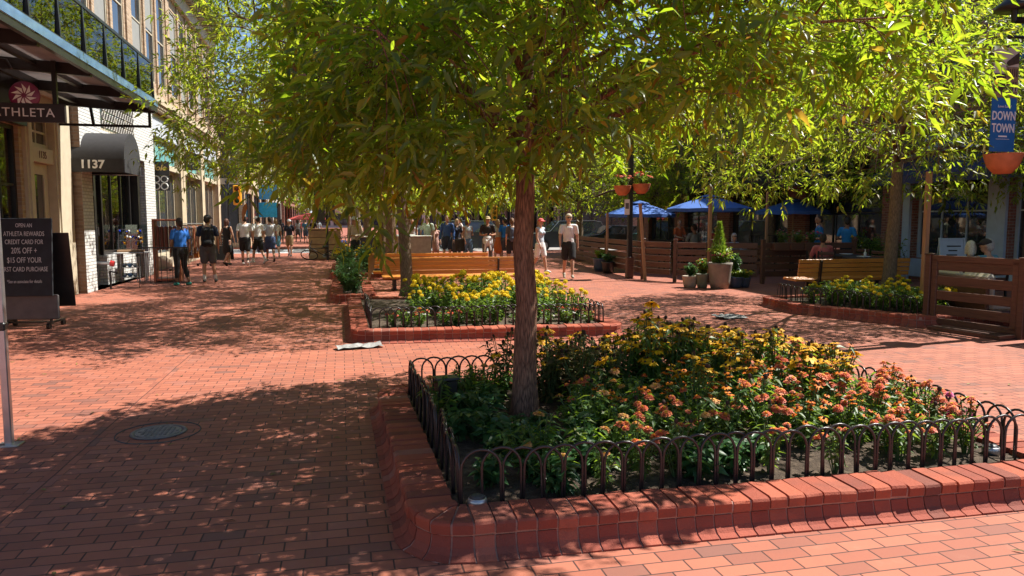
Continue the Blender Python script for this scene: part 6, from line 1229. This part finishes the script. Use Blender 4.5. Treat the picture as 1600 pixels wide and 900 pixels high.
def backpack(label, x, y, head, h=1.75, col=(.02,.02,.025), b=1.0, vox=.014):
    k = h/1.75; T = thing('backpack', label, 'backpack', (x,y,0), R(head)); m = MB(); yb = -.19*k*b
    m.cap(V(-.06*k,yb,1.02*k),V(-.06*k,yb,1.32*k),.10*k,.085*k,12,.8,(0,1,0)); m.cap(V(.06*k,yb,1.02*k),V(.06*k,yb,1.32*k),.10*k,.085*k,12,.8,(0,1,0)); m.cap(V(-.04*k,yb-.07*k,1.02*k),V(.04*k,yb-.07*k,1.02*k),.075*k,.075*k,10,.8,(0,1,0)); remesh(m, 'pack', cloth(col), T, vox)
    for s in (-1,1): m = MB(); m.tube([(s*.1*k,yb+.03,1.38*k),(s*.105*k,-.03*k,1.485*k),(s*.11*k,.09*k*b,1.42*k),(s*.125*k,.115*k*b,1.28*k),(s*.15*k,.03*k,1.1*k),(s*.13*k,yb+.05,1.05*k)],.02*k,6); m.build('strap', cloth(col), T, True)
def handbag(label, loc, col, w=.3, h=.3, rz=0, strap=.35):
    T = thing('bag', label, 'bag', loc, rz); m = MB(); m.bevbox((0,0,-h/2),(w,.1,h),0,.025); m.build('pouch', cloth(col), T); m = MB(); m.tube([(-w*.35,0,0),(-w*.2,0,strap*.6),(0,0,strap),(w*.2,0,strap*.6),(w*.35,0,0)],.012,6); m.build('strap', cloth(col), T, True)
WH=(.74,.74,.73); BK=(.018,.018,.02); NV=(.022,.028,.055)
def away(px): return math.degrees(YAW)*0
# left side of the mall
x, y = G(284,446); person('woman in a bright blue tee, black capri leggings and teal shoes facing the shops', x, y, 35, 1.68, 'stand', True, (.02,.15,.56), bottom='capri', bcol=BK, shoes=(.05,.38,.32), hair='tail', skin=2, build=1.13, vox=.012)
x, y = G(327,441); person('man in navy tee, grey shorts and dark cap wearing a black backpack', x, y, 8, 1.76, 'stand', False, NV, bottom='shorts', bcol=(.10,.10,.11), shoes=(.06,.07,.07), socks=WH, hair='short', hat='cap', hatcol=(.03,.03,.035), skin=0, build=1.08, vox=.012); backpack('black backpack worn by the man in the navy tee', x, y, 8, 1.76, (.014,.014,.016), 1.08)
x, y = G(356,415); person('woman in a black dress with reddish brown hair beside the sandwich board', x, y, -30, 1.68, 'walk', True, BK, sleeve='none', bottom='skirt', bcol=BK, shoes=BK, hair='bob', hcol=(.10,.035,.02), skin=0, swing=.5)
x, y = G(384,415); person('man in white tee and black shorts with dark hair walking away', x, y, 5, 1.80, 'walk', False, WH, bottom='shorts', bcol=BK, shoes=WH, socks=(.05,.05,.05), hair='short', skin=0, swing=.7, build=1.08, vox=.012)
x, y = G(404,412); person('man in white tee, black shorts and white cap looking to his left', x, y, 40, 1.78, 'walk', False, WH, bottom='shorts', bcol=BK, shoes=WH, socks=WH, hair='short', hat='cap', hatcol=WH, skin=0, swing=.7, vox=.012)
x, y = G(423,409); person('man in pale patterned shirt and blue patterned shorts behind the white caps', x, y, 15, 1.76, 'walk', False, (.52,.54,.60), bottom='shorts', bcol=(.06,.09,.2), shoes=(.08,.06,.05), hair='short', skin=1, swing=.6, build=1.1)
handbag('navy checked shopping bag carried by the man in blue patterned shorts', (x-.32,y-.05,.78), (.09,.1,.2), .34, .42, .2, .12)
x, y = G(432,403); person('woman in cream top and light blue shorts beyond the patterned shirt', x, y, 10, 1.70, 'walk', True, (.62,.58,.5), bottom='shorts', bcol=(.14,.36,.5), shoes=WH, hair='long', hcol=(.2,.12,.06), skin=0, swing=.5)
x, y = G(453,401); person('woman in navy top, tan shorts and pale cap walking towards us', x, y, 172, 1.68, 'walk', True, NV, bottom='shorts', bcol=(.36,.25,.14), shoes=BK, hair='long', hcol=(.25,.15,.07), hat='cap', hatcol=WH, skin=0, swing=.6)
far_ = [(478,380,'man in teal blue shirt far up the mall',(.05,.2,.32),'shorts',(.06,.09,.16)),(466,378,'woman in grey top far up the mall by the pale awning',(.4,.42,.46),'shorts',(.12,.12,.14)),(490,379,'man in black shirt far up the mall below the red umbrella',BK,'shorts',(.05,.05,.06)),(498,376,'person in pale blue shirt far up the mall beside the green board',(.4,.5,.6),'trousers',(.05,.06,.1)),(470,374,'person in dark red shirt far up the mall',(.3,.06,.05),'trousers',BK),(440,380,'person in dark clothes far up the mall behind the navy top',(.06,.06,.08),'trousers',(.03,.03,.04)),(484,371,'person in white shirt farthest up the mall',WH,'shorts',(.2,.2,.22))]
for i, (px, py, lab, c1, bt, c2) in enumerate(far_):
    x, y = G(px,py); person(lab, x, y, (0,20,180,-10,175,5,180)[i], 1.72, 'walk', i%2 == 1, c1, bottom=bt, bcol=c2, hair='short' if i%2 == 0 else 'long', skin=i%3, vox=.022, swing=.6)
# between the trunks and behind the benches
def pp(px, Y): return D(px, 400, Y)[:2]
x, y = pp(556,24); person('man in beige jacket and dark trousers with white hair between the pale trunks', x, y, 150, 1.74, 'stand', False, (.50,.40,.30), sleeve='long', bottom='trousers', bcol=BK, hair='short', hcol=(.6,.6,.62), hat='cap', hatcol=(.55,.58,.62), skin=0, arms=('bent','down'))
x, y = pp(606,25.5); person('person in a purple tee among the trunks behind the bench', x, y, 200, 1.66, 'stand', True, (.12,.04,.30), bottom='trousers', bcol=(.1,.06,.05), hair='bob', skin=1)
x, y = pp(668,29); person('man in pale green shirt and grey shorts behind the bench', x, y, 170, 1.80, 'stand', False, (.50,.60,.50), bottom='shorts', bcol=(.14,.11,.1), shoes=(.2,.2,.2), hair='short', hcol=(.12,.08,.05), skin=0)
x, y = pp(681,30); person('child in a rosy dress beside the pale green shirt', x, y, 190, 1.45, 'stand', True, (.5,.28,.25), bottom='skirt', bcol=(.45,.25,.22), hair='long', hcol=(.2,.1,.05), skin=0)
x, y = pp(699,28); person('man in blue long sleeved shirt and navy shorts behind the bench', x, y, 165, 1.80, 'stand', False, (.04,.10,.30), sleeve='long', bottom='shorts', bcol=(.03,.04,.07), hair='short', hcol=(.3,.2,.1), skin=0); x1_, y1_ = x, y
x, y = pp(714,28.5); person('blonde woman in a navy top and grey trousers among the strollers', x, y, 195, 1.68, 'stand', True, NV, bottom='trousers', bcol=(.10,.085,.09), hair='long', hcol=(.50,.33,.15), skin=0)
x, y = pp(731,26.5); person('woman in pale tank top and jeans with a large dark shoulder bag', x, y, 205, 1.70, 'walk', True, (.45,.48,.52), sleeve='none', bottom='trousers', bcol=(.12,.2,.32), hair='bob', hcol=(.08,.04,.025), skin=1, swing=.5, arms=('bent','swing')); handbag('large dark brown shoulder bag at the side of the woman in jeans', (x-.28,y-.1,.95), (.03,.025,.02), .4, .42, .4, .45)
x, y = pp(762,25); person('man in black tee and tan cap with a pale jacket tied at his waist', x, y, 170, 1.76, 'stand', False, BK, bottom='trousers', bcol=(.12,.10,.09), hair='short', hat='cap', hatcol=(.4,.3,.16), skin=1, arms=('bent','bent'), glasses=True)
q = thing('jacket', 'pale jacket tied round the waist of the man in the black tee', 'jacket', (x,y,0), R(170)); m = MB(); m.cap(V(-.1,-.11,.95),V(-.14,-.13,.6),.09,.06,10,.5,(0,1,0)); m.cap(V(.1,-.11,.95),V(.12,-.13,.58),.09,.07,10,.5,(0,1,0)); m.cap(V(0,.02,.97),V(0,.02,.90),.17,.18,16,.8,(0,1,0)); m.cap(V(.05,.15,.92),V(.1,.17,.58),.05,.03,8); m.cap(V(-.05,.15,.92),V(-.1,.17,.62),.05,.03,8); remesh(m, 'cloth', cloth((.62,.62,.62)), q, .014)
x, y = pp(778,28); person('person in orange striped clothing behind the man in black', x, y, 10, 1.66, 'stand', True, (.5,.42,.3), bottom='skirt', bcol=(.6,.15,.04), hair='long', hcol=(.3,.18,.08), skin=0)
x, y = pp(789,28); person('man in bright blue tee half hidden by the grey backpack woman', x, y, 0, 1.72, 'stand', False, (.02,.18,.55), bottom='shorts', bcol=(.08,.08,.09), hair='short', skin=0)
x, y = pp(800,25); person('woman in dark top and black shorts wearing a slate backpack', x, y, 5, 1.70, 'stand', True, (.1,.09,.1), bottom='shorts', bcol=BK, shoes=(.4,.4,.4), hair='tail', hcol=(.15,.07,.035), skin=0); backpack('slate grey backpack on the woman in black shorts', x, y, 5, 1.70, (.07,.09,.14))
x, y = pp(844,22.5); person('woman in coral cap, pale tank top and white shorts right of the near trunk', x, y, 215, 1.68, 'walk', True, (.50,.58,.66), sleeve='none', bottom='shorts', bcol=WH, shoes=WH, hair='tail', hcol=(.3,.18,.08), hat='cap', hatcol=(.62,.12,.11), skin=0, swing=.6)
x, y = G(888,435); person('man in white tee, black shorts and khaki cap with sunglasses walking towards us', x, y, 168, 1.80, 'walk', False, WH, bottom='shorts', bcol=BK, shoes=(.3,.25,.2), hair='short', hcol=(.12,.07,.04), hat='backcap', hatcol=(.5,.42,.3), skin=0, swing=.75, glasses=True, vox=.011, build=1.06, look=4)
x, y = pp(720,36); person('man in white shirt behind the strollers by the dark car', x, y, 90, 1.75, 'walk', False, WH, bottom='trousers', bcol=(.05,.05,.07), skin=0, vox=.02)
x, y = pp(645,34); person('person in grey shirt by the sale stands', x, y, 180, 1.7, 'stand', True, (.4,.4,.42), bottom='trousers', bcol=(.05,.05,.06), hair='long', vox=.02)
# diners on the terrace
def diner(label, px, Y, head, **k): x, y = pp(px,Y); return person(label, x, y, head, pose='sit', arms='table', **k), x, y
_, x, y = diner('diner in an orange shirt seated by the far railing', 1060, 26, 200, h=1.72, shirt=(.62,.12,.03), bottom='trousers', bcol=BK, skin=0, hair='short', hcol=(.3,.12,.05), z0=.35); chair('dark chair under the diner in the orange shirt', x, y-.02, R(200))
bpy.context.view_layer.update()
_, x, y = diner('diner in a grey tee with back to us behind the fence', 1084, 23.6, 10, h=1.78, shirt=(.34,.36,.38), bottom='trousers', bcol=BK, skin=1, hair='short', z0=.18); chair('dark chair under the diner in the grey tee', x, y, R(10))
_, x, y = diner('grey haired diner in a pale top and glasses behind the conifer pot', 1146, 21.2, 195, h=1.64, female=True, shirt=(.42,.44,.5), bottom='trousers', bcol=BK, hair='bob', hcol=(.45,.43,.42), skin=0, glasses=True); chair('dark chair under the grey haired diner', x, y, R(195))
_, x, y = diner('diner in a red top under the large blue umbrella', 1118, 24, 180, h=1.68, female=True, shirt=(.55,.05,.05), bottom='trousers', bcol=BK, hair='long', skin=0, z0=.2); chair('dark chair under the diner in the red top', x, y, PI)
x, y = pp(1278,19.6); person('waiter in a bright blue tee standing behind the pink shirted diner', x, y, 60, 1.76, 'stand', False, (.02,.17,.45), bottom='trousers', bcol=BK, hair='short', skin=1, arms='bent')
_, x, y = diner('diner in a pink shirt with back to us left of the right bench', 1285, 17.4, -15, h=1.74, shirt=(.52,.14,.15), bottom='trousers', bcol=BK, hair='short', skin=1); chair('dark chair under the diner in the pink shirt', x, y, R(-15))
x, y = pp(1322,20.5); person('waiter in blue tee deep in the shade behind the tables', x, y, -60, 1.7, 'stand', False, (.02,.2,.5), bottom='trousers', bcol=BK, hair='short', skin=2, arms='bent')
_, x, y = diner('white haired woman in white seated behind the gate panel', 1516, 12.6, -20, h=1.66, female=True, shirt=(.62,.62,.58), bottom='trousers', bcol=(.2,.2,.22), hair='bob', hcol=(.62,.56,.46), skin=0, vox=.012); chair('dark chair under the white haired woman', x, y, R(-20))
_, x, y = diner('man in dark cap and teal shirt seated behind the gate panel', 1543, 12.4, 5, h=1.74, shirt=(.10,.28,.38), bottom='trousers', bcol=(.1,.1,.12), hair='short', hcol=(.4,.38,.36), hat='cap', hatcol=(.035,.03,.03), skin=0, vox=.012); chair('dark chair under the man in the teal shirt', x, y, R(5))
